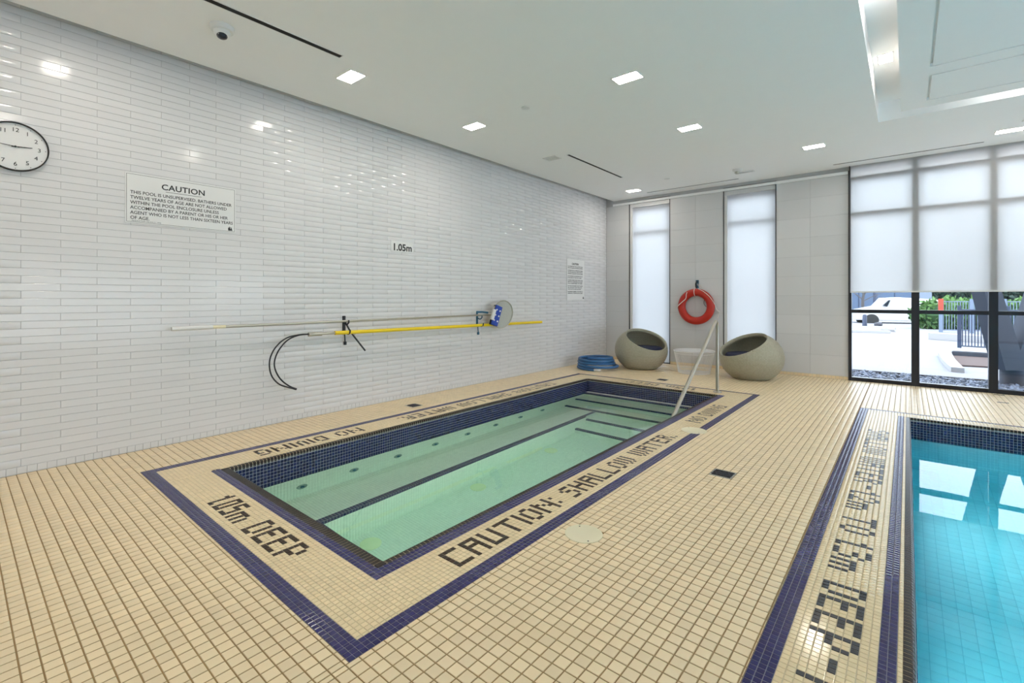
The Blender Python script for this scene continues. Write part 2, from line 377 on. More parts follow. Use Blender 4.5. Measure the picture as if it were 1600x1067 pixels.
# the mosaic rings are laid on a grid that starts at each band's inner corner
pE = (TB[1]-NB[1])/10
lets = []
lets += put('CAUTION: SHALLOW WATER.', (NB[1]+2*pE+6*pE-6*pE, 1.530, 0), Y, -X, P, pE)
lets += put('NO DIVING', (NB[1]+2*pE, 4.86, 0), Y, -X, P, pE)
pS = (NB[2]-TB[2])/10
S0 = 1.5405
lets += put('1.05M', (S0, TB[2]+8*pS, 0), X, Y, P, pS)
lets += put('DEEP', (S0+21*P, TB[2]+8*pS, 0), X, Y, P, pS)
pW = (TL[0]-TB[0])/11
lets += put('CAUTION: SHALLOW WATER.', (TB[0]+8*pW, 5.75, 0), -Y, X, P, pW)
lets += put('NO DIVING', (TB[0]+8*pW, 2.55, 0), -Y, X, P, pW)
pN = (TB[3]-TL[3])/11
lets += put('1.05M DEEP', (2.62, TL[3]+3*pN, 0), -X, -Y, P, pN)
pP = (4.778-PB[0])/10
lets2 = put('DEEP~-~NO DIVING', (PB[0]+8*pP, 2.512, 0), -Y, X, P, pP)
TX = 'SHALLOW WATER~-~1.2M TO 1.3M ~'
lets2 += put(TX, (PB[0]+8*pP, 2.512+len(bitmap(TX))*P, 0), -Y, X, P, pP)
def snap(c, r, pu, pv, ox, oy): return (round((c[0]-ox)/pu-.5), round((c[1]-oy)/pv-.5))
mos, dark, dark2 = [], [], []
def mosaic(r, pu, pv, ox, oy, L, D):
    ks = {snap(c, r, pu, pv, ox, oy) for c in L if r[0]-.01 < c[0] < r[1]+.01 and r[2]-.01 < c[1] < r[3]+.01}
    for it in grid_rect(r, pu, pv, .0026, ox, oy, minc=.45):
        if snap(it[0], r, pu, pv, ox, oy) in ks: D.append(it)
        else: mos.append(it)
mosaic((NB[1], TB[1], NB[2], TL[3]), pE, P, NB[1], 1.530, lets, dark)
mosaic((TL[0], TB[1], TB[2], NB[2]), P, pS, S0, TB[2], lets, dark)
mosaic((TB[0], TL[0], TB[2], TL[3]), pW, P, TB[0], 5.75, lets, dark)
mosaic((TB[0], TB[1], TL[3], TB[3]), P, pN, 2.62, TL[3], lets, dark)
mosaic((PB[0], 4.778, RY+.2, 6.53), pP, P, PB[0], 2.512, lets2, dark2)
mosaic((PB[0], RX-1, 6.53, PB[3]), P, P, PB[0], 6.53, [], dark2)  # beige laid instead of navy here, its paleness stands in for window glare
mosaic((4.8285, 4.8455, RY+.2, 6.52), .0162, P, 4.829, 2.512, [], dark2)
nav = []
for r, pu, pv in [((TO[0], TB[0], TO[2], TO[3]), (TB[0]-TO[0])/3, P), ((TB[1], TO[1], TO[2], TO[3]), (TO[1]-TB[1])/3, P), ((TB[0], TB[1], TO[2], TB[2]), P, (TB[2]-TO[2])/3),
                  ((TB[0], TB[1], TB[3], TO[3]), P, .025), ((NB[0]-.017, NB[1], NB[2], TL[2]), P, (TL[2]-NB[2])/2), ((TL[1], NB[1], TL[2], TL[3]), (NB[1]-TL[1])/3, P),
                  ((PO[0], PB[0], RY+.2, PO[3]), (PB[0]-PO[0])/3, P), ((PB[0], RX-1, PB[3], PO[3]), P, (PO[3]-PB[3])/2), ((4.778, 4.8285, RY+.2, 6.53), (4.8285-4.778)/2, P)]:
    nav += grid_rect(r, pu, pv, .0026, r[0], r[2], minc=.45)
field('floor_tile', big, M['tile'], floor, 300, fieldname='floor_tile_field')
field('mosaic_tile', mos, M['mosaic'], floor, 300, fieldname='mosaic_tile_field')
field('navy_tile', nav, M['navy'], floor, 300, fieldname='navy_tile_field')
field('letter_tile', dark, M['letter'], floor, 250, fieldname='letter_tile_field')
field('letter_tile', dark2, M['letter2'], floor, 50, fieldname='letter_tile_field')
# ------------------------------------------------------------------ hot tub
tub = tag(empty('hot_tub', (1.95, 3.9, 0)), 'rectangular sunken hot tub with navy tile rim and steps at its far end', 'hot tub')
tubO = Vector(tub.location)
BX, BZ, FZ = 1.54, -.66, -1.17                       # bench front, bench height, floor height
STEPS = [(6.32, -.200), (6.05, -.40), (5.77, -.60), (5.50, -.80), (5.23, -1.0)]
sh = MB()
x0, x1, y0, y1 = TI[0], TI[1], TI[2], TI[3]
sh.box(x0-.04, x0, y0-.04, y1+.04, FZ-.05, -.02); sh.box(x1, x1+.04, y0-.04, y1+.04, FZ-.05, -.02)
sh.box(x0, x1, y0-.04, y0, FZ-.05, -.02); sh.box(x0, x1, y1, y1+.04, FZ-.05, -.02); sh.box(x0, x1, y0, y1, FZ-.05, FZ)
sh.build('basin_shell', M['lgrout'], tub)
bench = MB(); bench.box(x0, BX, y0, 5.77, FZ, BZ); bench.box(BX, x1, y0, 1.76, FZ, BZ); bench.build('bench', M['lgrout'], tub)
lin = []; nose = []; GL = .0024
def face(O, u, v, lu, lv, out, p=P): out += cells(O, u, v, lu, lv, p, p, GL, .003, minc=.45)
T3 = .003
face((x0, y0, BZ+T3), X, Y, BX-x0-2*P, 5.77-y0, lin); face((BX-2*P, 1.76, BZ+T3), X, Y, 2*P, 5.77-1.76, nose)
face((BX, y0, BZ+T3), X, Y, x1-BX, 1.76-y0-2*P, lin); face((BX-2*P, 1.76-2*P, BZ+T3), X, Y, x1-BX+2*P, 2*P, nose)
face((BX+T3, 1.76, FZ), Y, Z, 5.5-1.76, BZ-FZ-2*P, lin); face((BX+T3, 1.76, BZ-2*P), Y, Z, 5.5-1.76, 2*P, nose)
face((BX, 1.76, FZ+T3), X, Y, x1-BX, 5.23-1.76, lin)
face((x0+T3, y0, BZ), Y, Z, y1-y0, -.215-BZ, lin)                                     # west wall under water
face((x1-T3, y1, FZ), -Y, Z, y1-y0, -.215-FZ, lin)
prev = y1
for k, (sy, sz) in enumerate(STEPS):
    lowz = STEPS[k+1][1] if k < 4 else FZ
    sx = x0 if k < 3 else BX
    s_ = MB(); s_.box(sx, x1, sy, y1 if k == 0 else STEPS[k-1][0], FZ, sz); s_.build('step', M['lgrout'], tub)
    face((sx, sy+P*1.6, sz+T3), X, Y, x1-sx, prev-sy-P*1.6, lin)
    nose += cells((sx, sy, sz+T3), X, Y, x1-sx, 1.6*P, P, 1.6*P, GL, .003)
    nose += cells((x1, sy-T3, lowz), -X, Z, x1-sx, sz-lowz, P, P, GL, .003, minc=.45)[:0]
    face((x1, sy-T3, lowz+(0 if True else 0)), -X, Z, x1-sx, sz-lowz-2*P, lin); face((x1, sy-T3, sz-2*P), -X, Z, x1-sx, 2*P, nose)
    prev = sy
for i_ in range(len(lin)):                             # south-facing risers: normals of -X x Z are +Y, turn them round
    c, u, v, n = lin[i_]
    if abs(n[1]) > 0: lin[i_] = (c, -u, v, -n)
for i_ in range(len(nose)):
    c, u, v, n = nose[i_]
    if abs(n[1]) > 0: nose[i_] = (c, -u, v, -n)
field('lining_tile', lin, M['lining'], tub, 0, fieldname='lining_tile_field')
field('nosing_tile', nose, M['navy_step'], tub, 0, fieldname='nosing_tile_field')
rows = []
bed = MB(); zt, zb = -.0345, -.2409
for (a, b, c, d) in [(x0, x0+.0015, y0, y1), (x1-.0015, x1, y0, y1), (x0, x1, y0, y0+.0015), (x0, x1, y1-.0015, y1)]: bed.box(a, b, c, d, zb, -.0335)
bed.build('waterline_grout', M['grout_white'], tub)
rows += cells((x0+.0045, y0, zb), Y, Z, y1-y0, zt-zb, P, P, .003, .003, minc=.4)
rows += cells((x1-.0045, y1, zb), -Y, Z, y1-y0, zt-zb, P, P, .003, .003, minc=.4)
rows += [(c, -u, v, -n) for c, u, v, n in cells((x0, y1-.0045, zb), X, Z, x1-x0, zt-zb, P, P, .003, .003, minc=.4)][:0]
rows += cells((x0, y1-.0045, zb), X, Z, x1-x0, zt-zb, P, P, .003, .003, minc=.4)      # X x Z = -Y faces the tub
rows += cells((x1, y0+.0045, zb), -X, Z, x1-x0, zt-zb, P, P, .003, .003, minc=.4)
field('waterline_tile', rows, M['navy_wall'], tub, 300, fieldname='waterline_tile_field')
# coping: quarter-round bullnose tiles
def coping(inner, outer, name, parent, m, pitch, n_single, cutoff=None):
    """bullnose: flat on the deck side, rounded down towards the water"""
    w = {'W': inner[0]-outer[0], 'E': outer[1]-inner[1], 'S': inner[2]-outer[2], 'N': outer[3]-inner[3]}
    bed = MB(); items = []
    def prof(W, grow):
        R = min(.013, W*.4); q = [(0, -.03), (0, grow)]
        q += [(W-R, grow)]+[(W-R+R*math.sin(a), -R+R*math.cos(a)+grow*math.cos(a)) for a in (PI/8, PI/4, 3*PI/8, PI/2)]+[(W, -.034)]
        return q
    for side, (O, d, inn, L) in {'W': ((outer[0], inner[2], 0), Y, X, inner[3]-inner[2]), 'E': ((outer[1], inner[2], 0), Y, -X, inner[3]-inner[2]),
                                 'S': ((inner[0], outer[2], 0), X, Y, inner[1]-inner[0]), 'N': ((inner[0], outer[3], 0), X, -Y, inner[1]-inner[0])}.items():
        W = w[side]; O = Vector(O)
        pr = prof(W-.002, -.0015); k = len(pr)
        e0, e1 = (-.0, L)
        vs = [O+d*e0+inn*a+Z*b for a, b in pr]+[O+d*e1+inn*a+Z*b for a, b in pr]
        bed.add(vs, [(i, i+1, k+i+1, k+i) for i in range(k-1)])
        n = int(L/pitch); pt = L/n
        for i in range(n): items.append((side, O+d*(i+.5)*pt, d, inn, W, pt))
    for (cx, cy) in ((0, 2), (1, 2), (0, 3), (1, 3)):
        bed.box(min(outer[cx], inner[cx]), max(outer[cx], inner[cx]), min(outer[cy], inner[cy]), max(outer[cy], inner[cy]), -.03, -.004)
    bed.build('coping_grout', M['grout_light'], parent)
    cr_ = MB()
    for (cx, cy) in ((0, 2), (1, 2), (0, 3), (1, 3)):
        xa, xb = sorted((outer[cx], inner[cx])); ya, yb = sorted((outer[cy], inner[cy])); g_ = .003
        cr_.box(xa+g_, xb-g_, ya+g_, yb-g_, -.02, 0)
    cr_.build('corner_tile', m, parent, bevel=.004)
    C = np.array([it[1] for it in items]); order = np.argsort(seen(C), kind='stable'); n_single = min(n_single, int((seen(C) < 1e8).sum()))
    shapes = {}; rest = MB(); tones = []
    for q, i in enumerate(order):
        side, c, d, inn, W, pt = items[i]; pr = prof(W, 0)
        k = len(pr); hw = (pt-.0046)/2
        loc = [(-hw, a, b) for a, b in pr]+[(hw, a, b) for a, b in pr]
        fs = [(j, j+1, k+j+1, k+j) for j in range(k-1)]+[tuple(range(k)), tuple(range(k, 2*k))[::-1]]
        R = Matrix((d, inn, Z)).transposed()
        if q < n_single:
            if side not in shapes:
                me = bpy.data.meshes.new(name); me.from_pydata(loc, [], fs); me.materials.append(m)
                bm = bmesh.new(); bm.from_mesh(me); bmesh.ops.recalc_face_normals(bm, faces=bm.faces); bm.to_mesh(me); bm.free(); shapes[side] = me
            o = bpy.data.objects.new(name, shapes[side]); COL.objects.link(o); o.parent = parent
            T = R.to_4x4(); T.translation = c-Vector(parent.location)
            if R.determinant() < 0: pass
            o.matrix_basis = T
            if R.determinant() < 0:                      # keep a plain rotation: turn the tile end for end instead
                T = Matrix((-d, inn, Z)).transposed().to_4x4(); T.translation = c-Vector(parent.location); o.matrix_basis = T
        else: rest.add([c+R@Vector(p) for p in loc], fs)
    if rest.v: tag(rest.build(name+'_run', m, parent), kind='stuff')
coping(TI, TL, 'coping_tile', tub, M['bull'], P, 300)
# jets, floor fittings
for k in range(8):
    y = 1.87+.478*k; z = -.455
    j = MB().lathe([(.046, 0), (.044, .008), (.032, .012), (.030, .004), (0.0001, .004)], (x0+T3, y, z), 24, 'x').build('jet_ring', M['jet'], tub, True)
    MB().lathe([(.018, .004), (.017, .014), (.0001, .015)], (x0+T3, y, z), 16, 'x').build('jet_eye', M['hookblue'], j, True)
for (x, y, r) in [(1.68, 2.09, .082), (1.66, 3.30, .078), (1.66, 4.52, .078)]:
    d = MB().lathe([(r, FZ+T3), (r, FZ+T3+.008), (r-.01, FZ+.016), (.0001, FZ+.018)], (x, y, 0), 28).build('floor_fitting', M['fit'], tub, True); d['label'] = 'cream round fitting on the tub floor'
for y in (1.9, 3.2, 4.5):  # unseen fill lights added on the east wall to brighten the tub
    ul = MB().lathe([(.10, 0), (.10, -.006), (.0001, -.010)], (x1-T3-.001, y, -.36), 28, 'x').build('added_fill_light', M['tub_fill'], tub)
    MB().lathe([(.13, 0), (.128, -.012), (.105, -.014), (.101, -.004)], (x1-T3-.001, y, -.36), 28, 'x').build('fill_light_ring', M['white'], ul)
ww = MB(); ww.box(x0-.01, x1+.01, y0-.01, y1+.01, FZ-.03, -.2105)
w_ = ww.build('tub_water', M['tubwater']); tag(w_, 'clear greenish still water filling the sunken hot tub', 'water', kind='stuff')
# ------------------------------------------------------------------ pool
pool = tag(empty('swimming_pool', (6.5, 3, 0)), 'large sunken swimming pool with navy waterline tiles on the right', 'pool')
PZ = -1.32; PWZ = -.215
sh = MB()
sh.box(PX0-.04, PX0, PY0-.04, PY1+.04, PZ-.05, -.02); sh.box(PX1, PX1+.04, PY0-.04, PY1+.04, PZ-.05, -.02)
sh.box(PX0, PX1, PY0-.04, PY0, PZ-.05, -.02); sh.box(PX0, PX1, PY1, PY1+.04, PZ-.05, -.02); sh.box(PX0, PX1, PY0, PY1, PZ-.05, PZ)
sh.build('basin_shell', M['lgrout_p'], pool)
lin = []
lin += cells((PX0, PY0, PZ+T3), X, Y, PX1-PX0, PY1-PY0, .072, .072, .003, .003, minc=.2)
lin += cells((PX0, PY1-T3, PZ), X, Z, PX1-PX0, -.24-PZ, .072, .072, .003, .003, minc=.2)
lin += cells((PX0+T3, PY0, PZ), Y, Z, PY1-PY0, -.24-PZ, .072, .072, .003, .003, minc=.2)
lin += cells((PX1-T3, PY1, PZ), -Y, Z, PY1-PY0, -.24-PZ, .072, .072, .003, .003, minc=.2)
field('lining_tile', lin, M['lining_p'], pool, 0, fieldname='lining_tile_field')
bed = MB()
for (a, b, c, d) in [(PX0, PX0+.0015, PY0, PY1), (PX1-.0015, PX1, PY0, PY1), (PX0, PX1, PY1-.0015, PY1)]: bed.box(a, b, c, d, -.25, -.0335)
bed.build('waterline_grout', M['grout_white'], pool)
rows = cells((PX0, PY1-.0045, -.241), X, Z, PX1-PX0, .2064, P, P, .003, .003, minc=.4)
rows += cells((PX0+.0045, PY0, -.241), Y, Z, PY1-PY0, .2064, P, P, .003, .003, minc=.4)
rows += cells((PX1-.0045, PY1, -.241), -Y, Z, PY1-PY0, .2064, P, P, .003, .003, minc=.4)
field('waterline_tile', rows, M['navy_wall'], pool, 200, fieldname='waterline_tile_field')
coping((PX0, PX1, PY0, PY1), PL, 'coping_tile', pool, M['bull'], P, 300)
for y in (-.4, 1.4, 3.2, 5.0):  # unseen fill lights added on the west wall to brighten the pool
    ul = MB().lathe([(.12, 0), (.12, .006), (.0001, .010)], (PX0+T3+.001, y, -.62), 28, 'x').build('added_fill_light', M['pool_fill'], pool)
    MB().lathe([(.15, 0), (.148, .012), (.125, .014), (.121, .004)], (PX0+T3+.001, y, -.62), 28, 'x').build('fill_light_ring', M['white'], ul)
ww = MB(); ww.box(PX0-.01, PX1+.01, PY0-.01, PY1+.01, PZ-.03, PWZ)
w_ = ww.build('pool_water', M['poolwater']); tag(w_, 'bright turquoise still water filling the large swimming pool', 'water', kind='stuff')
# ------------------------------------------------------------------ walls
wl_ = struct(MB().box(-.25, -.004, RY, WY+.25, -.2, CH+.45).build('wall_left', M['wgrout']))
WP = .0546
its = cells((0, WY, .0515), -Y, Z, WY-RY, CH+.4-.0515, .414, WP, .0026, .004, ou=WY-.327, ov=0, stagger=.207, minc=.3)
its = [(c, -u, v, -n) for c, u, v, n in its]
# -Y x Z = -X ; turn to face +X
field('wall_tile', its, M['wall'], wl_, 300, fieldname='wall_tile_field')
cov = cells((0, WY, 0), -Y, Z, WY-RY, .0515, .0517, .0515, .003, .004, ou=WY-.203); cov = [(c, -u, v, -n) for c, u, v, n in cov]
field('base_tile', cov, M['wall'], wl_, 150, fieldname='base_tile_field')
# back wall with openings
W1 = (.514, 1.364); W2 = (2.331, 3.174); W3 = (4.170, 10.2); TOPZ = 3.17
bw = MB(); BY0, BY1 = WY+.004, WY+.26
for a, b in ((-.25, W1[0]), (W1[1], W2[0]), (W2[1], W3[0]), (W3[1], RX+.25)): bw.box(a, b, BY0, BY1, -.2, CH+.45)
for a, b in (W1, W2, W3): bw.box(a, b, BY0, BY1, TOPZ+.06, CH+.45); bw.box(a, b, BY0, BY1, -.2, -.003)
wb = struct(bw.build('wall_back', M['bgrout']))
bt = []
for a, b, j in ((0, W1[0], None), (W1[1], W2[0], 1.8455), (W2[1], W3[0], 3.658)):
    for s0, s1 in ([(a, b)] if j is None else [(a, j), (j, b)]):
        bt += cells((s0, WY, .0515), X, Z, s1-s0, TOPZ-.0515, s1-s0, .3135, .003, .004, ov=0, minc=.1)
field('wall_tile', bt, M['btile'], wb, 300, fieldname='wall_tile_rest')
bc = []
for a, b in ((0, W1[0]), (W1[1], W2[0]), (W2[1], W3[0])): bc += cells((a, WY, 0), X, Z, b-a, .0515, .0512, .0515, .003, .004, minc=.3)
field('base_tile', bc, M['tile'], wb, 150, fieldname='base_tile_field')
struct(MB().box(.16, 4.155, WY-.022, WY+.003, TOPZ, TOPZ+.042).build('trim_1', M['paint']))
struct(MB().box(RX, RX+.25, RY, WY+.25, 2.9, CH+.45).box(RX, RX+.25, RY, WY+.25, -.2, .1).box(RX, RX+.25, RY, .2, .1, 2.9).box(RX, RX+.25, 8.3, WY+.25, .1, 2.9).box(RX, RX+.25, 4.1, 4.3, .1, 2.9).build('wall_right', M['paint2']))
struct(MB().box(-.25, RX+.25, RY-.25, RY, -.2, CH+.45).build('wall_rear', M['paint2']))
for k, (a, b) in enumerate(((.2, 4.1), (4.3, 8.3))):  # unseen right-wall windows added to let more daylight in
    e = struct(empty('window_%d' % (4+k), (RX, a, .1)))
    f = MB(); f.box(RX, RX+.1, a, a+.06, .1, 2.9).box(RX, RX+.1, b-.06, b, .1, 2.9).box(RX, RX+.1, a, b, .1, .16).box(RX, RX+.1, a, b, 2.84, 2.9).box(RX, RX+.1, (a+b)/2-.03, (a+b)/2+.03, .16, 2.84)
    f.build('window_frame', M['black'], e); MB().box(RX+.05, RX+.056, a+.06, b-.06, .16, 2.84).build('pane', M['glass'], e)
    MB().box(RX-.06, RX-.058, a, b, 1.9, 3.1).build('roller_blind', M['blind'], e)
# ------------------------------------------------------------------ ceiling
CO = (4.60, 9.6, -1.6, 6.865); CL = (4.80, 9.4, -1.4, 6.637)
c_ = slab(CH, CH+.05, (.165, RX+.25, RY-.25, WY+.25), [CO])
c_.box(-.25, CO[0], RY-.25, WY+.25, CH+.40, CH+.50); c_.box(CO[0]-.03, CO[0], CO[2], CO[3], CH+.05, CH+.36); c_.box(CO[1], CO[1]+.03, CO[2], CO[3], CH+.05, CH+.36)
c_.box(CO[0], CO[1], CO[3], CO[3]+.03, CH+.05, CH+.36); c_.box(CO[0], CO[1], CO[2]-.03, CO[2], CH+.05, CH+.36); c_.box(CO[0], CO[1], CO[2], CO[3], CH+.22, CH+.36)
c_.box(.165, .185, RY-.25, WY+.25, CH+.05, CH+.40); c_.box(CO[1], RX+.25, RY-.25, WY+.25, CH+.40, CH+.5)
ceil = struct(c_.build('ceiling', M['paint']))
cl = MB()                                             # raised panel hung in the coffer, with a shadow groove
G = (5.006, 9.2, -1.2, 5.62)
cl.v = []; cl.f = []
s2 = slab(CH, CH+.03, CL, [(G[0], 9.2, -1.2, 5.52), (G[0], 9.2, 5.72, 6.43)])
s2.box(CL[0], CL[1], CL[2], CL[3], CH+.03, CH+.06); s2.box(G[0]+.02, 9.18, -1.18, 5.50, CH, CH+.03); s2.box(G[0]+.02, 9.18, 5.74, 6.41, CH, CH+.03)
s2.box(CL[0]+.08, CL[1]-.08, CL[2]+.08, CL[3]-.08, CH+.06, CH+.22)
s2.build('coffer_panel', M['paint'], ceil)
MB().box(5.6, 9.2, CL[3]-.07, CL[3]-.04, CH+.07, CH+.10).build('cove_light', M['strip'], ceil)
MB().box(CL[0]+.04, CL[0]+.07, 2.0, 4.4, CH+.07, CH+.10).build('cove_light', M['strip'], ceil)
def downlight(x, y, z, sx, sy, label, big=1.0):
    e = tag(empty('recessed_ceiling_light', (x, y, z)), label, 'ceiling light', 'recessed ceiling lights')
    fr = MB(); t = .012; a, b = sx/2, sy/2
    fr.box(x-a-t, x-a, y-b-t, y+b+t, z-.004, z); fr.box(x+a, x+a+t, y-b-t, y+b+t, z-.004, z); fr.box(x-a, x+a, y-b-t, y-b, z-.004, z); fr.box(x-a, x+a, y+b, y+b+t, z-.004, z)
    fr.build('frame', M['white'], e)
    MB().box(x-a, x+a, y-b, y+b, z-.0025, z-.0005).build('diffuser', M['lamp'], e)
    return e
def dl(pts, label):
    c = [fl(px, py, CH) for px, py in pts]; downlight(sum(p[0] for p in c)/4, sum(p[1] for p in c)/4, CH, .235, .145, label)
dl([(526,121),(551,108),(570,119),(547,131)], 'recessed rectangular ceiling light beside the near end of the long black slot')
dl([(722,197),(742,191),(760,196),(740,205)], 'recessed ceiling light over the hot tub nearest the small depth sign')
dl([(953,124),(997,110),(1006,119),(967,132)], 'recessed ceiling light nearest the top of the frame, centre right')
dl([(1057,200),(1093,193),(1098,199),(1063,207)], 'recessed ceiling light between the larger centre light and the smoke detector')
downlight(.915, 8.245, CH, .235, .145, 'small-looking recessed ceiling light in the far left corner')
downlight(5.80, 8.21, CH, .235, .145, 'recessed ceiling light at the right edge before the big blind')
downlight(4.70, 5.62, CH+.219, .10, .20, 'recessed light set inside the ceiling coffer channel')
for (x, y) in [(.9, .6), (2.9, 2.2), (2.9, .4), (.9, -1.3), (2.9, -1.3), (3.9, 7.4), (7.6, 8.2), (9.4, 8.2), (10.1, 5.5), (10.1, 2.5), (10.1, 0)]:  # extra ceiling lights added to raise the room's brightness
    downlight(x, y, CH, .235, .145, 'recessed rectangular ceiling light added to brighten the room')
def slot(x0_, x1_, y0_, y1_, label):
    e = tag(empty('slot_diffuser', ((x0_+x1_)/2, (y0_+y1_)/2, CH)), label, 'air vent', 'linear slot diffusers')
    MB().box(x0_, x1_, y0_, y1_, CH-.0035, CH-.001).build('slot_opening', M['dark'], e)
    t = .006
    MB().box(x0_-t, x0_, y0_-t, y1_+t, CH-.005, CH).box(x1_, x1_+t, y0_-t, y1_+t, CH-.005, CH).box(x0_, x1_, y0_-t, y0_, CH-.005, CH).box(x0_, x1_, y1_, y1_+t, CH-.005, CH).build('frame', M['white'], e)
slot(1.199, 1.247, .35, 2.105, 'long black slot vent in the ceiling beside the dome camera')
slot(1.180, 1.218, 5.59, 7.215, 'black slot vent in the ceiling above the far part of the left wall')
slot(1.05, 2.67, 8.54, 8.568, 'thin black slot vent before the two narrow windows')
slot(3.997, 5.612, 8.572, 8.602, 'thin black slot vent before the large blind')
# dome camera
dx, dy = fl(347, 42, CH)
e = tag(empty('dome_camera', (dx, dy, CH)), 'white dome security camera with black lens on the ceiling', 'camera')
MB().lathe([(.082, CH), (.082, CH-.02), (.074, CH-.034), (.055, CH-.036)], (dx, dy, 0), 32).build('mount', M['white'], e, True)
MB().lathe([(.055, CH-.030), (.056, CH-.045), (.050, CH-.062), (.036, CH-.078), (.018, CH-.088), (.0001, CH-.091)], (dx, dy, 0), 32).build('housing', M['white'], e, True)
MB().lathe([(.036, CH-.060), (.036, CH-.079), (.030, CH-.090), (.016, CH-.098), (.0001, CH-.100)], (dx+.012, dy-.004, .002), 24).build('lens', M['glassdark'], e, True)
# supply grille, vent, detector, sprinklers
def grille(x, y, sx, sy, n, label, slats):
    e = tag(empty('ceiling_grille', (x, y, CH)), label, 'air vent')
    MB().box(x-sx/2, x+sx/2, y-sy/2, y+sy/2, CH-.003, CH-.001).build('backing', M['dark'] if slats == 'd' else M['netgrey'], e)
    f = MB(); t = .018
    f.box(x-sx/2-t, x-sx/2, y-sy/2-t, y+sy/2+t, CH-.008, CH).box(x+sx/2, x+sx/2+t, y-sy/2-t, y+sy/2+t, CH-.008, CH).box(x-sx/2, x+sx/2, y-sy/2-t, y-sy/2, CH-.008, CH).box(x-sx/2, x+sx/2, y+sy/2, y+sy/2+t, CH-.008, CH)
    f.build('frame', M['white'], e)
    for k in range(n):
        yy = y-sy/2+sy*(k+.5)/n; MB().box(x-sx/2, x+sx/2, yy-.004, yy+.008, CH-.007, CH-.003).build('slat', M['white'], e)
grille(.93, 5.585, .19, .13, 4, 'small white ceiling grille near the black slot over the hot tub', 'g')
grille(2.86, 8.17, .25, .07, 2, 'small dark slatted ceiling vent beside the smoke detector', 'd')
e = tag(empty('smoke_detector', (2.811, 7.93, CH)), 'round white smoke detector on the ceiling near the windows', 'smoke detector')
MB().lathe([(.07, CH), (.068, CH-.02), (.05, CH-.034), (.0001, CH-.036)], (2.811, 7.93, 0), 28).build('base', M['white'], e, True)
MB().lathe([(.034, CH-.033), (.032, CH-.055), (.024, CH-.07), (.0001, CH-.072)], (2.811, 7.93, 0), 24).build('sensor_chamber', M['netgrey'], e, True)
for x, y, l in ((1.751, 3.93, 'small round white sprinkler cover between the two left ceiling lights and the centre one'), (1.745, 7.78, 'small round white sprinkler cover near the narrow windows'), (5.90, 7.86, 'round white ceiling cover at the right edge of the frame')):
    tag(MB().lathe([(.045, CH), (.045, CH-.006), (.04, CH-.009), (.0001, CH-.010)], (x, y, 0), 24).build('sprinkler_cover', M['white'], None, True), l, 'sprinkler', 'sprinkler covers')
# ------------------------------------------------------------------ windows
def narrow(n, a, b, barz):
    e = struct(empty('window_%d' % n, (a, WY, 0)))
    f = MB(); f.box(a+.012, a+.05, WY+.16, WY+.22, -.003, TOPZ+.06); f.box(b-.05, b-.012, WY+.16, WY+.22, -.003, TOPZ+.06)
    f.box(a+.05, b-.05, WY+.16, WY+.22, -.003, .06); f.box(a+.05, b-.05, WY+.16, WY+.22, 3.05, TOPZ+.06); f.box(a+.05, b-.05, WY+.16, WY+.22, barz-.03, barz+.03)
    f.build('window_frame', M['black'], e)
    MB().box(a+.05, b-.05, WY+.19, WY+.196, .06, barz-.03).build('pane', M['glass'], e); MB().box(a+.05, b-.05, WY+.19, WY+.196, barz+.03, 3.05).build('pane', M['glass'], e)
    MB().box(a, a+.012, WY-.004, WY+.2, -.002, TOPZ).box(b-.012, b, WY-.004, WY+.2, -.002, TOPZ).build('edge_profile', M['track'], e)
    MB().box(a+.012, a+.06, WY+.02, WY+.07, .0, TOPZ-.005).build('blind_guide', M['white'], e)
    MB().box(a+.012, b-.012, WY+.015, WY+.09, TOPZ-.075, TOPZ-.002).build('blind_cassette', M['btile'], e)
    MB().box(a+.05, b-.013, WY+.050, WY+.0515, .012, TOPZ-.07).build('roller_blind', M['blind'], e)
    MB().box(a+.05, b-.013, WY+.043, WY+.058, .0, .014).build('bottom_bar', M['track'], e)
narrow(1, W1[0], W1[1], 2.60); narrow(2, W2[0], W2[1], 2.62)
e = struct(empty('window_3', (W3[0], WY, 0)))
FY0, FY1 = WY+.0, WY+.10
MU = [4.170, 4.899, 5.686, 6.48, 7.27, 8.06, 8.85, 9.64]
MB().box(W3[0], W3[0]+.028, FY0, FY1, -.003, CH).build('window_jamb', M['black'], e)
for x in MU[1:]: MB().box(x, x+.088, FY0, FY1, -.003, CH).build('mullion', M['black'], e)
for k, x in enumerate(MU):
    a = x+(.028 if k == 0 else .088); b = MU[k+1] if k+1 < len(MU) else W3[1]
    MB().box(a, b, FY0+.01, FY1, -.003, .052).build('sill_rail', M['black'], e)
    MB().box(a, b, FY0+.01, FY1, 1.036, 1.089).build('transom', M['black'], e)
    MB().box(a, b, FY0+.01, FY1, 2.52, 2.58).build('transom', M['black'], e); MB().box(a, b, FY0+.01, FY1, 3.06, 3.12).build('transom', M['black'], e)
    for z0, z1 in ((.052, 1.036), (1.089, 2.52), (2.58, 3.06)): MB().box(a, b, FY0+.05, FY0+.056, z0, z1).build('pane', M['glass'], e)
MB().box(W3[0]-.012, W3[0], WY-.02, WY+.0, -.002, CH-.06).build('edge_profile', M['track'], e)
MB().box(4.17, 4.182, 8.845, 8.88, 1.345, CH).build('blind_guide', M['track'], e)
MB().box(4.186, 10.15, 8.862, 8.8635, 1.36, CH-.002).build('roller_blind', M['blind'], e)
MB().box(4.186, 10.15, 8.855, 8.871, 1.345, 1.366).build('bottom_bar', M['white'], e)
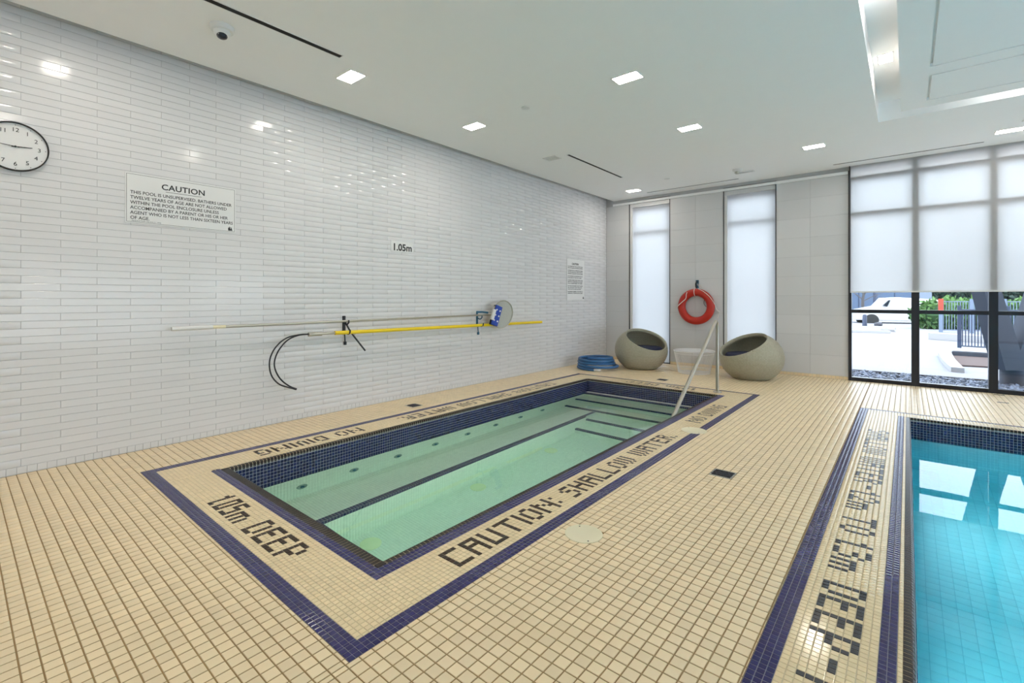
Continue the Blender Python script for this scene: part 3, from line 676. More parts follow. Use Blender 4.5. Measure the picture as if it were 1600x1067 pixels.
# ------------------------------------------------------------------ floor covers and drains
for (x, y, r), l in zip(DISC, ('round cream plastic skimmer cover in the deck below the lettering', 'round cream plastic cover set across the navy border near NO DIVING')):
    e = tag(empty('deck_cover', (x, y, 0)), l, 'cover', 'round deck covers')
    lid = MB().lathe([(r, -.002), (r, .0022), (r-.008, .003), (r-.012, .002), (.0001, .002)], (x, y, 0), 40).build('lid', M['cream'], e, True)
    for k in range(2): MB().lathe([(.004, .0018), (.004, .0032), (.0001, .0033)], (x+(r*.8)*math.cos(2.4+k*PI), y+(r*.8)*math.sin(2.4+k*PI), 0), 10).build('screw', M['track'], lid)
for (x, y, r), l in zip(DRAIN, ('square dark metal floor drain on the deck between tub and pool', 'square dark floor drain between the hot tub and the left wall', 'square dark floor drain before the chairs and wire table')):
    e = tag(empty('floor_drain', (x, y, 0)), l, 'drain', 'floor drains')
    r0_ = r
    MB().box(x-r+.001, x+r-.001, y-r+.001, y+r-.001, -.0022, -.0012).build('pit', M['dark'], e)
    f = MB(); f.box(x-r, x+r, y-r, y-r+.010, -.002, .001).box(x-r, x+r, y+r-.010, y+r, -.002, .001).box(x-r, x-r+.010, y-r, y+r, -.002, .001).box(x+r-.010, x+r, y-r, y+r, -.002, .001)
    f.build('frame', M['alu'], e)
    g = MB()
    for i in range(-3, 4):
        for s in (1, -1):
            o_ = i*.034; L_ = r*1.15
            g.tube([Vector((x+o_-s*0-L_*.5*1, y-s*L_*.5, -.0005)), Vector((x+o_+L_*.5, y+s*L_*.5, -.0005))], .003, 4)
    g.v = [(min(max(p[0], x-r+.004), x+r-.004), min(max(p[1], y-r+.004), y+r-.004), p[2]) for p in g.v]
    g.build('grate', M['granite'], e)
for px, py in ((1561, 617), (1567, 629)):
    x, y = fl(px, py)
    tag(MB().box(x-.05, x+.05, y-.018, y+.018, -.0005, .002).build('floor_plate', M['granite']), 'small dark metal plate in the deck by the large window, '+('nearer the glass' if py == 617 else 'farther from the glass'), 'floor plate')
# ------------------------------------------------------------------ grab rail
rx = 2.905
e = tag(empty('grab_rail', (rx, 6.6, 0)), 'bent stainless steel handrail rising from deck and dipping into hot tub', 'handrail')
pts = [(rx, 6.61, -.0), (rx, 6.61, .70)]
ty, tz = on_x(1114, 506, rx)
R = .085
y2, z2 = on_x(1053, 648, rx)
d1 = Vector((0, 0, 1)); top = Vector((rx, 6.61-.02, .985)); d2 = (Vector((rx, y2, z2))-top).normalized()
a = top-Vector((0,0,1))*.14; a.y = 6.61; b = top+d2*.13
for k in range(9):
    t = k/8; pts.append(tuple(a*(1-t)**2+(top+Vector((0,.01,.03)))*2*t*(1-t)+b*t*t))
endp = Vector((rx, y2, z2)); pts.append(tuple(endp)); ex = endp+d2*.22; pts.append(tuple(ex))
MB().tube(pts, .0215, 16).build('rail', M['steel'], e, True)
MB().lathe([(.055, 0), (.055, .006), (.04, .018), (.026, .022), (.022, .022)], (rx, 6.61, 0), 28).build('flange', M['steel'], e, True)
# ------------------------------------------------------------------ signs on the left wall
def sign(name, y0_, y1_, z0_, z1_, label, build, border=True):
    e = tag(empty(name, (.0, (y0_+y1_)/2, (z0_+z1_)/2)), label, 'sign')
    MB().box(.0005, .006, y0_, y1_, z0_, z1_).build('panel', M['white'], e)
    if border:
        t = .0022; q = .009; f = MB()
        f.box(.006, .0067, y0_+q, y1_-q, z1_-q-t, z1_-q).box(.006, .0067, y0_+q, y1_-q, z0_+q, z0_+q+t).box(.006, .0067, y0_+q, y0_+q+t, z0_+q, z1_-q).box(.006, .0067, y1_-q-t, y1_-q, z0_+q, z1_-q)
        f.build('border_line', M['print'], e)
    build(e)
def wtext(e, txt, size, y, z, sx=1, align='LEFT', bold=0, line=1.0, sp=1.0, name='lettering', x=.0063):
    me = text_mesh(txt, size, sx, align, bold, sp, line)
    me.materials.clear(); me.materials.append(M['print'])
    o = bpy.data.objects.new(name, me); COL.objects.link(o); o.parent = e
    o.matrix_basis = Matrix.Translation(Vector((x, y, z))-Vector(e.location)) @ Matrix(((0,0,1),(1,0,0),(0,1,0))).to_4x4()
    return o
def logo(e, y, z, s):
    f = MB(); f.box(.006, .0068, y, y+s*.5, z, z+s*.75); f.add([(.0068, y+s*.45, z+s*.05), (.0068, y+s*1.0, z-.0), (.0068, y+s*.72, z+s)], [(0,1,2)]); f.add([(.0068, y+s*.05, z+s*.8), (.0068, y+s*.6, z+s*.8), (.0068, y+s*.35, z+s*1.05)], [(0,1,2)])
    f.build('emblem', M['print'], e)
def b1(e):
    wtext(e, 'CAUTION', .067, 1.318, 2.178, 1.05, 'CENTER', .0012, sp=1.03)
    MB().box(.006, .0066, 1.185, 1.452, 2.160, 2.1632).build('underline', M['print'], e)
    for k, t in enumerate(['THIS POOL IS UNSUPERVISED. BATHERS UNDER', 'TWELVE YEARS OF AGE ARE NOT ALLOWED', 'WITHIN THE POOL ENCLOSURE UNLESS', 'ACCOMPANIED BY A PARENT OR HIS OR HER', 'AGENT WHO IS NOT LESS THAN SIXTEEN YEARS', 'OF AGE.']):
        o = wtext(e, t, .0375, .945, 2.112-k*.0415, 1.0, bold=.0004)
        w = max(v.co.x for v in o.data.vertices); want = [.752, .71, .645, .72, .762, .128][k]
        for v in o.data.vertices: v.co.x *= want/w
    wtext(e, 'REGULATION 565 R.R.O. 1990', .012, .955, 1.888, 1.25)
    logo(e, 1.668, 1.887, .036)
sign('caution_sign', .912, 1.732, 1.8713, 2.2815, 'wide white CAUTION sign about unsupervised pool on tiled wall', b1)
def b2(e):
    o = wtext(e, '1.05m', .118, 3.497, 1.853, .62, bold=.0035)
    w = max(v.co.x for v in o.data.vertices)
    for v in o.data.vertices: v.co.x *= .295/w
sign('depth_sign', 3.478, 3.815, 1.834, 1.968, 'small white 1.05m depth sign on left wall', b2, False)
def b3(e):
    wtext(e, 'CAUTION', .052, 7.66, 1.895, 1.0, 'CENTER', .0016)
    z = 1.855
    paras = [['ALL BATHERS MUST TAKE A SHOWER USING', 'SOAP AND WARM WATER BEFORE ENTERING'], ['NO PERSON WITH A COMMUNICABLE DISEASE', 'OR OPEN SORES SHALL ENTER THE POOL', 'OR BRING GLASS INTO THE ENCLOSURE'], ['NO RUNNING OR BOISTEROUS PLAY', 'IN OR ABOUT THE POOL AREA'], ['CHILDREN UNDER TWELVE YEARS OF AGE', 'MUST BE ACCOMPANIED BY AN ADULT', 'WHO IS RESPONSIBLE FOR THEM'], ['NO FOOD OR DRINK EXCEPT WATER', 'ON THE DECK OR IN THE POOL', 'AND NO PETS ARE ALLOWED'], ['MAXIMUM NUMBER OF BATHERS 10', 'EMERGENCY TELEPHONE IN LOBBY']]
    for p in paras:
        for t in p:
            o = wtext(e, t, .027, 7.405, z, 1, bold=.0003); w = max(v.co.x for v in o.data.vertices)
            s = min(1.25, .52/w)
            for v in o.data.vertices: v.co.x *= s
            z -= .0305
        z -= .016
    logo(e, 7.93, 1.25, .045)
sign('rules_sign', 7.365, 8.005, 1.215, 2.015, 'tall white CAUTION pool rules sign in the far left corner', b3)
# ------------------------------------------------------------------ clock
cy_, cz_ = on_x(24, 229, .02); cr = .172
e = tag(empty('wall_clock', (0, cy_, cz_)), 'round white wall clock with thin black rim cut by the left frame edge', 'clock')
MB().lathe([(cr, .001), (cr, .034), (cr-.003, .038), (cr-.007, .036), (cr-.008, .022), (cr-.008, .001)], (0, cy_, cz_), 64, 'x').build('rim', M['print'], e, True)
MB().lathe([(cr-.008, .002), (cr-.008, .018), (.0001, .018)], (0, cy_, cz_), 64, 'x').build('face', M['white'], e)
for k in range(1, 13):
    a = 2*PI*k/12; me_s = .040; r_ = cr*.70
    o = wtext(e, str(k), me_s, cy_+r_*math.sin(a), cz_+r_*math.cos(a)-me_s*.35, 1.0, 'CENTER', 0, name='numeral', x=.0187)
    MB().box(.018, .0195, cy_+cr*.89*math.sin(a)-.0022, cy_+cr*.89*math.sin(a)+.0022, cz_+cr*.89*math.cos(a)-.0022, cz_+cr*.89*math.cos(a)+.0022).build('hour_mark', M['print'], e)
def hand(name, ang, L_, w_, x):
    d = Vector((0, math.sin(ang), math.cos(ang))); n = Vector((0, d.z, -d.y)); c = Vector((x, cy_, cz_)); t = -.02
    vs = [c+d*t+n*w_, c+d*t-n*w_, c+d*L_-n*w_*.6, c+d*L_+n*w_*.6]; vs += [v+Vector((.0015,0,0)) for v in vs]
    MB().add(vs, [(0,1,2,3), (7,6,5,4), (0,4,5,1), (1,5,6,2), (2,6,7,3), (3,7,4,0)]).build(name, M['print'], e)
hand('hour_hand', math.radians(85), .085, .0035, .022); hand('minute_hand', math.radians(274), .125, .0025, .025)
MB().lathe([(.006, .02), (.006, .029), (.0001, .03)], (0, cy_, cz_), 16, 'x').build('hub', M['print'], e)
# ------------------------------------------------------------------ poles, hooks, brush
def wy(px, py, x): y, z = on_x(px, py, x); return Vector((x, y, z))
def lerp(a, b, t): return a*(1-t)+b*t
a, b = wy(268, 514, .075), wy(776, 491, .085)
e = tag(empty('telescopic_pole', tuple(a)), 'long thin aluminium telescopic pole on the upper wall hooks', 'pole')
MB().tube([lerp(a, b, .02), lerp(a, b, .97)], .0125, 12).build('tube', M['alu'], e, True)
MB().tube([lerp(a, b, .0), lerp(a, b, .075)], .018, 12).build('handle_grip', M['white'], e, True)
MB().tube([lerp(a, b, .075), lerp(a, b, .10)], .015, 12).build('locking_collar', M['cream'], e, True)
a2, b2_ = wy(482, 522.5, .105), wy(847, 503, .105)
e = tag(empty('rescue_pole', tuple(a2)), 'yellow fibreglass rescue pole with black looped crook on lower wall hooks', 'pole')
MB().tube([lerp(a2, b2_, .072), lerp(a2, b2_, .995)], .021, 12).build('shaft', M['yellow'], e, True)
MB().tube([lerp(a2, b2_, .0), lerp(a2, b2_, .035)], .022, 12).build('crook_socket', M['alu'], e, True)
MB().tube([lerp(a2, b2_, .03), lerp(a2, b2_, .075)], .012, 12).build('inner_tube', M['alu'], e, True)
MB().tube([lerp(a2, b2_, .99), b2_], .018, 12).build('end_cap', M['cream'], e, True)
def bez(P_, n=40):
    P_ = [Vector(p) for p in P_]; out = []
    q = [P_[0]*2-P_[1]]+P_+[P_[-1]*2-P_[-2]]
    for i in range(1, len(q)-2):
        for k in range(8):
            t = k/8; p0, p1, p2, p3 = q[i-1:i+3]
            out.append(.5*((2*p1)+(-p0+p2)*t+(2*p0-5*p1+4*p2-p3)*t*t+(-p0+3*p1-3*p2+p3)*t**3))
    out.append(P_[-1]); return out
l1 = [(482,522),(468,523),(448,528),(432,541),(423,557),(421,572),(425,588),(436,600),(450,605),(463,608)]
l2 = [(482,522),(466,524),(450,531),(437,545),(430,560),(429,573),(434,586),(442,596),(452,603),(463,608)]
MB().tube(bez([wy(p[0], p[1], .105+.03*math.sin(i/9*PI)) for i, p in enumerate(l1)]), .0072, 8).build('crook_loop', M['cable'], e, True)
MB().tube(bez([wy(p[0], p[1], .105-.03*math.sin(i/9*PI)) for i, p in enumerate(l2)]), .0072, 8).build('crook_loop', M['cable'], e, True)
MB().tube([wy(455, 605.5, .105), wy(463, 608, .105)], .011, 8).build('crook_tip', M['cable'], e, True)
def wallhook(px, py, dark_, label, lever):
    o = wy(px, py, 0); y, z = o.y, o.z
    e = tag(empty('pole_hook', (0, y, z)), label, 'hook', 'pole hooks')
    m = M['cable'] if dark_ else M['hookblue']
    MB().box(.0005, .012, y-.018, y+.018, z-.155, z+.055).build('back_plate', m, e, bevel=.003)
    for s, zz, xx in ((0, z-.012, .078), (1, z-.118, .105)):
        pts_ = [(.01, y, zz-.012), (xx-.02, y, zz-.028), (xx+.006, y, zz-.022), (xx+.026, y, zz-.004), (xx+.028, y, zz+.022)]
        MB().tube(bez(pts_), .0085, 10).build('hook_arm', m, e, True)
    MB().tube([(.02, y, z-.15), (.03, y, z-.235)], .007, 8).build('stem', m, e, True)
    MB().box(.018, .042, y-.014, y+.014, z-.27, z-.232).build('clamp_foot', m, e, bevel=.004)
    if lever:
        MB().tube([(.06, y-.02, z-.01), (.10, y+.03, z-.13), (.115, y+.2, z-.345)], .0095, 8).build('lever_arm', m, e, True)
        MB().tube([(.03, y+.07, z-.14), (.03, y+.10, z-.18), (.03, y+.13, z-.15)], .004, 6).build('spring_clip', M['steel'], e, True)
wallhook(537, 501, True, 'dark pole hook with long lever arm holding the poles at left', True)
wallhook(745, 494, False, 'blue pole hook holding the poles beside the round net', False)
# round leaf net with brush head
c = wy(785, 491, .16)
e = tag(empty('leaf_net', tuple(c)), 'round grey net head leaning on the wall at the pole end', 'pool net')
rot = Matrix.Rotation(math.radians(-6), 4, 'Z') @ Matrix.Rotation(math.radians(8), 4, 'Y')
def place(o): o.matrix_basis = rot; return o
R_ = .21
o = MB().lathe([(R_, -.012), (R_+.006, 0), (R_, .012), (R_-.008, .006), (R_-.008, -.006)], (0,0,0), 48, 'x', closed=True).build('hoop', M['alu'], None, True); o.parent = e; place(o)
o = MB().lathe([(R_-.006, -.004), (R_*.8, -.016), (R_*.4, -.026), (.0001, -.028), (.0001, -.031), (R_*.4, -.029), (R_*.8, -.019), (R_-.006, -.007)], (0,0,0), 40, 'x').build('net', M['netgrey'], None, True); o.parent = e; place(o)
# brush head
c = wy(776, 493, .20)
e = tag(empty('brush_head', tuple(c)), 'bright blue pool brush block with white fittings before the round net', 'brush')
rot2 = Matrix.Rotation(math.radians(-8), 4, 'Z') @ Matrix.Rotation(math.radians(-20), 4, 'X')
o = MB().box(-.012, .012, -.062, .062, -.15, .15).build('block', M['blue'], None, bevel=.006); o.parent = e; o.matrix_basis = rot2
o = MB().box(-.06, -.012, -.05, .05, -.15, .15).build('bristles', M['cable'], None); o.parent = e; o.matrix_basis = rot2
for k in range(6):
    zz = -.12+.08*(k//2); yy = (-.035, .03)[k % 2]
    o = MB().lathe([(.012, .012), (.012, .018), (.0001, .02)], (0, yy, zz+.04), 12, 'x').build('bolt', M['white'], None, True); o.parent = e; o.matrix_basis = rot2
o = MB().box(.0, .035, -.10, -.055, -.09, .07).build('side_bracket', M['white'], None, bevel=.005); o.parent = e; o.matrix_basis = rot2
p0, p1 = wy(745, 487.5, .17), wy(762, 488.5, .20)
o = MB().tube([p0, lerp(p0, p1, .5)+Vector((0,0,.006)), p1], .016, 10); o.build('handle', M['hookblue'], e, True)
# ------------------------------------------------------------------ hose
hx, hy = .60, 7.45
e = tag(empty('coiled_hose', (hx, hy, 0)), 'coiled blue pool hose on the deck in the far left corner', 'hose')
pts = []; hr = .024
prof = [(.34, .036, 0, 0), (.345, .07, .02, -.01), (.30, .115, -.03, .01), (.31, .155, -.03, .02), (.25, .20, .0, .03)]
NT = 4.1
for i in range(int(NT*40)+1):
    t = i/40; a = -1.15-2*PI*t; k = min(int(t), 3); fr = t-k
    p, q = prof[k], prof[min(k+1, 4)]; r_ = p[0]*(1-fr)+q[0]*fr; z_ = max(hr+.001, (p[1]*(1-fr)+q[1]*fr)-.008); ox = p[2]*(1-fr)+q[2]*fr
    z_ = hr+.002+t*.0475
    pts.append((hx+ox+r_*math.cos(a), hy+r_*math.sin(a), z_))
MB().tube(pts, hr, 12).build('hose', M['hose'], e, True)
p = Vector(pts[0]); d = (Vector(pts[0])-Vector(pts[2])).normalized(); d.z = 0
MB().tube([p-d*.02, p+d*.10], hr+.0015, 14).build('hose_cuff', M['white'], e, True)
# ------------------------------------------------------------------ wicker ball chairs
def ball_chair(loc, ang, label):
    e = tag(empty('wicker_ball_chair', (loc[0], loc[1], 0)), label, 'chair', 'wicker ball chairs by the windows')
    A, Cz, Z0 = .462, .40, .335                      # half width, half height, centre height
    tilt = math.radians(31); ax = Vector((math.sin(tilt)*math.cos(ang), math.sin(tilt)*math.sin(ang), math.cos(tilt)))
    s1 = Vector((-math.sin(ang), math.cos(ang), 0)); s2_ = ax.cross(s1)
    n = 96; th0 = math.radians(57); T = .045
    def pt(th, ph, shrink):
        d = ax*math.cos(th)+(s1*math.cos(ph)+s2_*math.sin(ph))*math.sin(th)
        a_ = A-shrink; c2 = Cz-shrink
        R = 1/math.sqrt((d.x*d.x+d.y*d.y)/a_**2+d.z*d.z/c2**2); return d*R, d
    vs, fs, uv = [], [], []
    rows_ = []
    for i in range(30):                                # outer skin, bottom to opening
        th = PI-(PI-th0)*i/29
        rows_.append([pt(max(th, 1e-3) if th < PI-1e-3 else PI-1e-3, 2*PI*j/n, 0)[0] for j in range(n)])
    for k in range(1, 6):                              # rolled rim
        q = k/6*PI; rr_ = []
        for j in range(n):
            o_, _ = pt(th0, 2*PI*j/n, 0); i_, _ = pt(th0+.03, 2*PI*j/n, T); mid = (o_+i_)/2; h_ = (o_-i_)/2
            rr_.append(mid+h_*math.cos(q)+ax*T*.55*math.sin(q))
        rows_.append(rr_)
    for i in range(22):                                # inner bowl
        th = th0+.03+(PI-.02-th0)*i/21
        rows_.append([pt(min(th, PI-1e-3), 2*PI*j/n, T)[0] for j in range(n)])
    inner0 = 35
    for ri, rw in enumerate(rows_):
        for p_ in rw:
            z = p_.z+Z0
            if ri < 30: z = max(z, .004)
            if ri >= inner0: z = max(z, .25)
            if ri < 30 and z < .10:
                pass
            vs.append((loc[0]+p_.x, loc[1]+p_.y, z))
    for i in range(len(rows_)-1):
        for j in range(n): fs.append((i*n+j, i*n+(j+1)%n, (i+1)*n+(j+1)%n, (i+1)*n+j))
    mb = MB(); mb.add(vs, fs); me = bpy.data.meshes.new('shell'); me.from_pydata(mb.v, [], mb.f)
    lay = me.uv_layers.new(name='weave')
    for pl in me.polygons:
        us = []
        for li in pl.loop_indices:
            co = me.vertices[me.loops[li].vertex_index].co; a_ = math.atan2(co.y-loc[1], co.x-loc[0]); us.append([a_/(2*PI)*66, co.z*26])
        if max(u[0] for u in us)-min(u[0] for u in us) > 33:
            for u in us:
                if u[0] < 0: u[0] += 66
        for li, u in zip(pl.loop_indices, us): lay.data[li].uv = u
    bm = bmesh.new(); bm.from_mesh(me); bmesh.ops.recalc_face_normals(bm, faces=bm.faces); bm.to_mesh(me); bm.free()
    me.materials.append(M['wicker']); me.shade_smooth()
    o = bpy.data.objects.new('shell', me); COL.objects.link(o); o.parent = e; o.location = (-loc[0], -loc[1], 0)
    cz = .31; rr = .33
    cu = MB().lathe([(.0001, .252), (rr-.03, .252), (rr+.02, .285), (rr+.03, .345), (rr, .392), (.0001, .405)], (loc[0]+.03*math.cos(ang), loc[1]+.03*math.sin(ang), 0), 48).build('seat_cushion', M['cushion'], e, True)
    return e
ball_chair((1.17, 8.02), math.radians(-28), 'taupe wicker ball chair next to the coiled blue hose')
ball_chair((2.97, 8.11), math.radians(-128), 'taupe wicker ball chair right of the handrail and wire table')
# ------------------------------------------------------------------ wire table
tx, ty = 2.09, 8.09
e = tag(empty('wire_side_table', (tx, ty, 0)), 'round white wire side table between the two ball chairs', 'side table')
zt = .385; rt, rb = .325, .25
for z_, r_ in ((.006, rb), (.06, rb+.012), (zt-.012, rt), (zt-.05, rt-.008)):
    MB().lathe([(r_+.004*math.cos(q*PI/3), z_+.004*math.sin(q*PI/3)) for q in range(6)], (tx, ty, 0), 64, closed=True).build('wire_ring', M['wire'], e, True)
g = MB()
for k in range(84):
    a = 2*PI*k/84; g.tube([(tx+rb*math.cos(a), ty+rb*math.sin(a), .004), (tx+rt*math.cos(a+.0), ty+rt*math.sin(a), zt-.01)], .0017, 5)
for k in range(84):
    a = 2*PI*k/84
g.build('wire_cage', M['wire'], e, True)
g = MB()
for k in range(-8, 9):
    s = k*.03; h_ = math.sqrt(max(rb*rb-s*s, 0)); g.tube([(tx+s, ty-h_, .006), (tx+s, ty+h_, .006)], .0015, 4); g.tube([(tx-h_, ty+s, .006), (tx+h_, ty+s, .006)], .0015, 4)
g.build('wire_base', M['wire'], e, True)
MB().lathe([(.0001, zt-.006), (rt-.004, zt-.006), (rt-.004, zt), (.0001, zt)], (tx, ty, 0), 64).build('table_top', M['haze'], e)
# ------------------------------------------------------------------ life ring
lx, lz = on_y(1087.5, 479, WY-.075)
e = tag(empty('life_ring', (lx, WY-.075, lz)), 'orange-red life ring hung on the wall between the narrow windows', 'life ring')
R0, r0 = .262, .070
MB().lathe([(R0+r0*.98*math.cos(2*PI*q/20), r0*.9*math.sin(2*PI*q/20)) for q in range(20)], (lx, WY-.075, lz), 72, 'y', closed=True).build('foam_ring', M['red'], e, True)
def rg(a, rad, dy): return (lx+rad*math.sin(a), WY-.075-dy, lz+rad*math.cos(a))
D = math.radians
MB().tube(bez([rg(D(-28), .30, .066), rg(D(-34), .27, .074), rg(D(-48), .22, .072), rg(D(-68), .24, .072), rg(D(-86), .30, .066), rg(D(-92), .335, .02)]), .0065, 8).build('grab_rope', M['rope'], e, True)
MB().tube(bez([rg(D(8), .33, .02), rg(D(18), .32, .045), rg(D(30), .315, .06), rg(D(52), .315, .062), rg(D(70), .325, .045), rg(D(84), .338, .01)]), .0065, 8).build('grab_rope', M['rope'], e, True)
for a_ in (D(-3),):
    MB().tube([rg(a_, R0+math.cos(q)*(r0+.003), math.sin(q)*(r0*.92+.003)) for q in [PI*2*k/20 for k in range(21)]], .006, 6, cap=False).build('rope_band', M['rope'], e, True)
MB().tube(bez([rg(D(86), .335, .0), (lx+.36, WY-.06, lz-.05), (lx+.40, WY-.05, lz-.09), (lx+.385, WY-.05, lz-.16), (lx+.37, WY-.05, lz-.21)]), .005, 6).build('rope_tail', M['rope'], e, True)
random.seed(3)
for k in range(3):
    pts = [(lx+.01, WY-.03, lz+.40)]
    for i in range(5): pts.append((lx+.03+.035*i+random.uniform(-.02, .02), WY-.03-random.uniform(0, .02), lz+.40-.035*i+random.uniform(-.03, .03)))
    pts.append((lx+.01, WY-.02, lz+.34)); MB().tube(bez(pts), .003, 5).build('cord', M['rope'], e, True)
MB().tube(bez([(lx+.13, WY-.012, lz+.13), (lx+.12, WY-.01, lz+.06), (lx+.15, WY-.01, lz+.01), (lx+.19, WY-.012, lz-.01)]), .004, 5).build('cord', M['cable'], e, True)
e = tag(empty('ring_hook', (lx, WY, lz+.42)), 'small dark blue hook above the orange-red life ring', 'hook')
MB().box(lx-.026, lx+.026, WY-.012, WY-.0005, lz+.34, lz+.49).build('back_plate', M['hookblue'], e, bevel=.004)
MB().tube(bez([(lx, WY-.01, lz+.46), (lx, WY-.05, lz+.45), (lx, WY-.085, lz+.42), (lx, WY-.08, lz+.37), (lx, WY-.05, lz+.345)]), .012, 10).build('hook_arm', M['cable'], e, True)
# ------------------------------------------------------------------ outside
GZ = -.10
gr = struct(MB().box(-60, 90, 11.05, 140, GZ-.2, GZ).build('pavement', M['asphalt']))
bed = tag(MB().box(-2, 14, WY+.27, 10.99, GZ-.2, GZ-.05).build('stone_bed', M['rock']), 'strip of grey river stones outside the large window', 'stone bed', kind='stuff')
random.seed(11)
v0, f0 = [], []
bm = bmesh.new(); bmesh.ops.create_icosphere(bm, subdivisions=1, radius=1); sv = [v.co.copy() for v in bm.verts]; sf = [[v.index for v in f.verts] for f in bm.faces]; bm.free()
st = MB(); tones = []
for k in range(2600):
    x = random.uniform(2.8, 8.0); y = random.uniform(WY+.3, 10.95); s = random.uniform(.025, .065)
    R = Euler((random.random()*6, random.random()*6, random.random()*6)).to_matrix()
    st.add([Vector((x, y, GZ-.03))+R@Vector((p.x*s*1.3, p.y*s, p.z*s*.6)) for p in sv], sf); tones += [random.uniform(-1, 1.5)]*len(sf)
o = st.build('stone', M['rock'], bed); o['kind'] = 'stuff'; at = o.data.attributes.new('tone', 'FLOAT', 'FACE'); at.data.foreach_set('value', tones)
tag(MB().box(-2, 14, 11.0, 11.07, GZ-.2, GZ+.015).build('metal_edging', M['granite']), 'thin dark edging between stones and pavement outside', 'edging')
# planter, kerbs
def gp(px, py, z=GZ): return Vector((*fl(px, py, z), z))
tag(MB().add([*(gp(px, py) for px, py in ((1489, 557), (1640, 566), (1640, 580), (1492, 572))), *(gp(px, py)+Vector((0,0,.03)) for px, py in ((1489, 557), (1640, 566), (1640, 580), (1492, 572)))], [(0,1,2,3), (7,6,5,4), (0,4,5,1), (1,5,6,2), (2,6,7,3), (3,7,4,0)]).build('mulch_bed', M['mulch']), 'brown mulch bed in front of the dark stone edging outside', 'mulch bed', kind='stuff')
a, b = gp(1487, 557), gp(1640, 567)
def wallrun(name, a, b, h, t, m, label, cat):
    d = (b-a).normalized(); n = Vector((-d.y, d.x, 0))*t
    vs = [a, b, b+n, a+n]; vs += [v+Vector((0,0,h)) for v in vs]
    return tag(MB().add(vs, [(0,1,2,3), (7,6,5,4), (0,4,5,1), (1,5,6,2), (2,6,7,3), (3,7,4,0)]).build(name, m, bevel=.01), label, cat)
wallrun('granite_edging', a, b, .125, .9, M['granite'], 'low dark stone planter edging outside with white top behind mulch', 'edging')
wallrun('planter_top', a+Vector((.02,.02,.126)), b+Vector((0,.02,.126)), .02, .85, M['concrete'], 'pale flat planter top above the dark stone edging', 'planter top')
wallrun('concrete_kerb', gp(1450, 530), gp(1650, 545), .22, .35, M['concrete'], 'pale concrete kerb running behind the near fence outside', 'kerb')
wallrun('concrete_kerb', gp(1330, 519.5), gp(1392, 521), .10, .3, M['concrete'], 'low pale kerb on the pavement in front of the white car', 'kerb')
kb = MB(); K = [(1466, 556), (1471, 566), (1479, 575), (1486, 581)]; K2 = [(1486, 556), (1492, 567), (1500, 576), (1507, 583)]
n = len(K); vs = [gp(*p) for p in K]+[gp(*p) for p in K2]; vs += [v+Vector((0,0,.09)) for v in vs]
fs = [(0, n, 3*n, 2*n), (n-1, 3*n-1, 4*n-1, 2*n-1)]+[(i, i+1, n+i+1, n+i) for i in range(n-1)]+[(2*n+i, 3*n+i, 3*n+i+1, 2*n+i+1) for i in range(n-1)]+[(i, 2*n+i, 2*n+i+1, i+1) for i in range(n-1)]+[(n+i, n+i+1, 3*n+i+1, 3*n+i) for i in range(n-1)]
tag(kb.add(vs, fs).build('concrete_kerb', M['concrete']), 'curved pale kerb beside the mulch bed outside', 'kerb')
# V column
c = Vector((*fl(1583, 600, GZ), GZ)); dC = math.hypot(0, 0)
dd = (c.x-CX)*-math.sin(YAW)+c.y*math.cos(YAW); pm = F/dd
e = tag(empty('v_shaped_column', tuple(c)), 'dark blue-grey V-shaped concrete column outside the large window', 'column')
MB().lathe([(15.5/pm, GZ-.05), (15.5/pm, H-(577-HX)/pm)], (c.x, c.y, 0), 32).build('pedestal', M['column'], e, True)
rgt = Vector((math.cos(YAW), math.sin(YAW), 0)); fw = Vector((-math.sin(YAW), math.cos(YAW), 0))
def cp(px, py, k): return c+rgt*((px-1583)/pm)+fw*k+Vector((0,0,H-(py-HX)/pm-GZ))
T_ = .11
pol = [(1560, 577), (1606, 577), (1672, 330), (1652, 330), (1583, 546), (1514, 330), (1494, 330)]
k_ = len(pol); vs = [cp(p[0], p[1], -T_) for p in pol]+[cp(p[0], p[1], T_) for p in pol]
fs = [(0, 4, 5, 6), (0, 1, 4), (1, 2, 3, 4), (k_, k_+6, k_+5, k_+4), (k_, k_+4, k_+1), (k_+1, k_+4, k_+3, k_+2)]+[(i, (i+1)%k_, k_+(i+1)%k_, k_+i) for i in range(k_)]
MB().add(vs, fs).build('v_arms', M['column'], e)
# fences
def fence(a, b, h, n, m, label, postr=.05, every=12, tape=False):
    e = tag(empty('metal_fence', tuple(a)), label, 'fence', 'metal fences outside')
    d = b-a; L = d.length; dn = d.normalized()
    for zz in (.10, h-.06):
        MB().tube([a+Z*zz, b+Z*zz], .02, 6).build('rail', m, e)
    for i in range(n+1):
        p = a+d*i/n
        if i % every == 0: MB().box(p.x-postr, p.x+postr, p.y-postr, p.y+postr, p.z, p.z+h+.05).build('post', m, e)
        else: MB().box(p.x-.011, p.x+.011, p.y-.011, p.y+.011, p.z+.1, p.z+h-.06).build('picket', m, e)
    return e
a = gp(1499, 546); b = gp(1660, 556)
fence(a, b, 1.12, 30, M['fence2'], 'slate metal picket fence nearest the window outside', .04, 15)
a = gp(1470, 519); b = gp(1680, 525)
e = fence(a, b, 1.30, 44, M['fence'], 'pale blue metal picket fence behind, with orange tape on its end post', .06, 11)
MB().box(a.x-.08, a.x+.08, a.y-.08, a.y+.08, a.z+.75, a.z+1.36).build('tape_wrap', M['orange'], e)
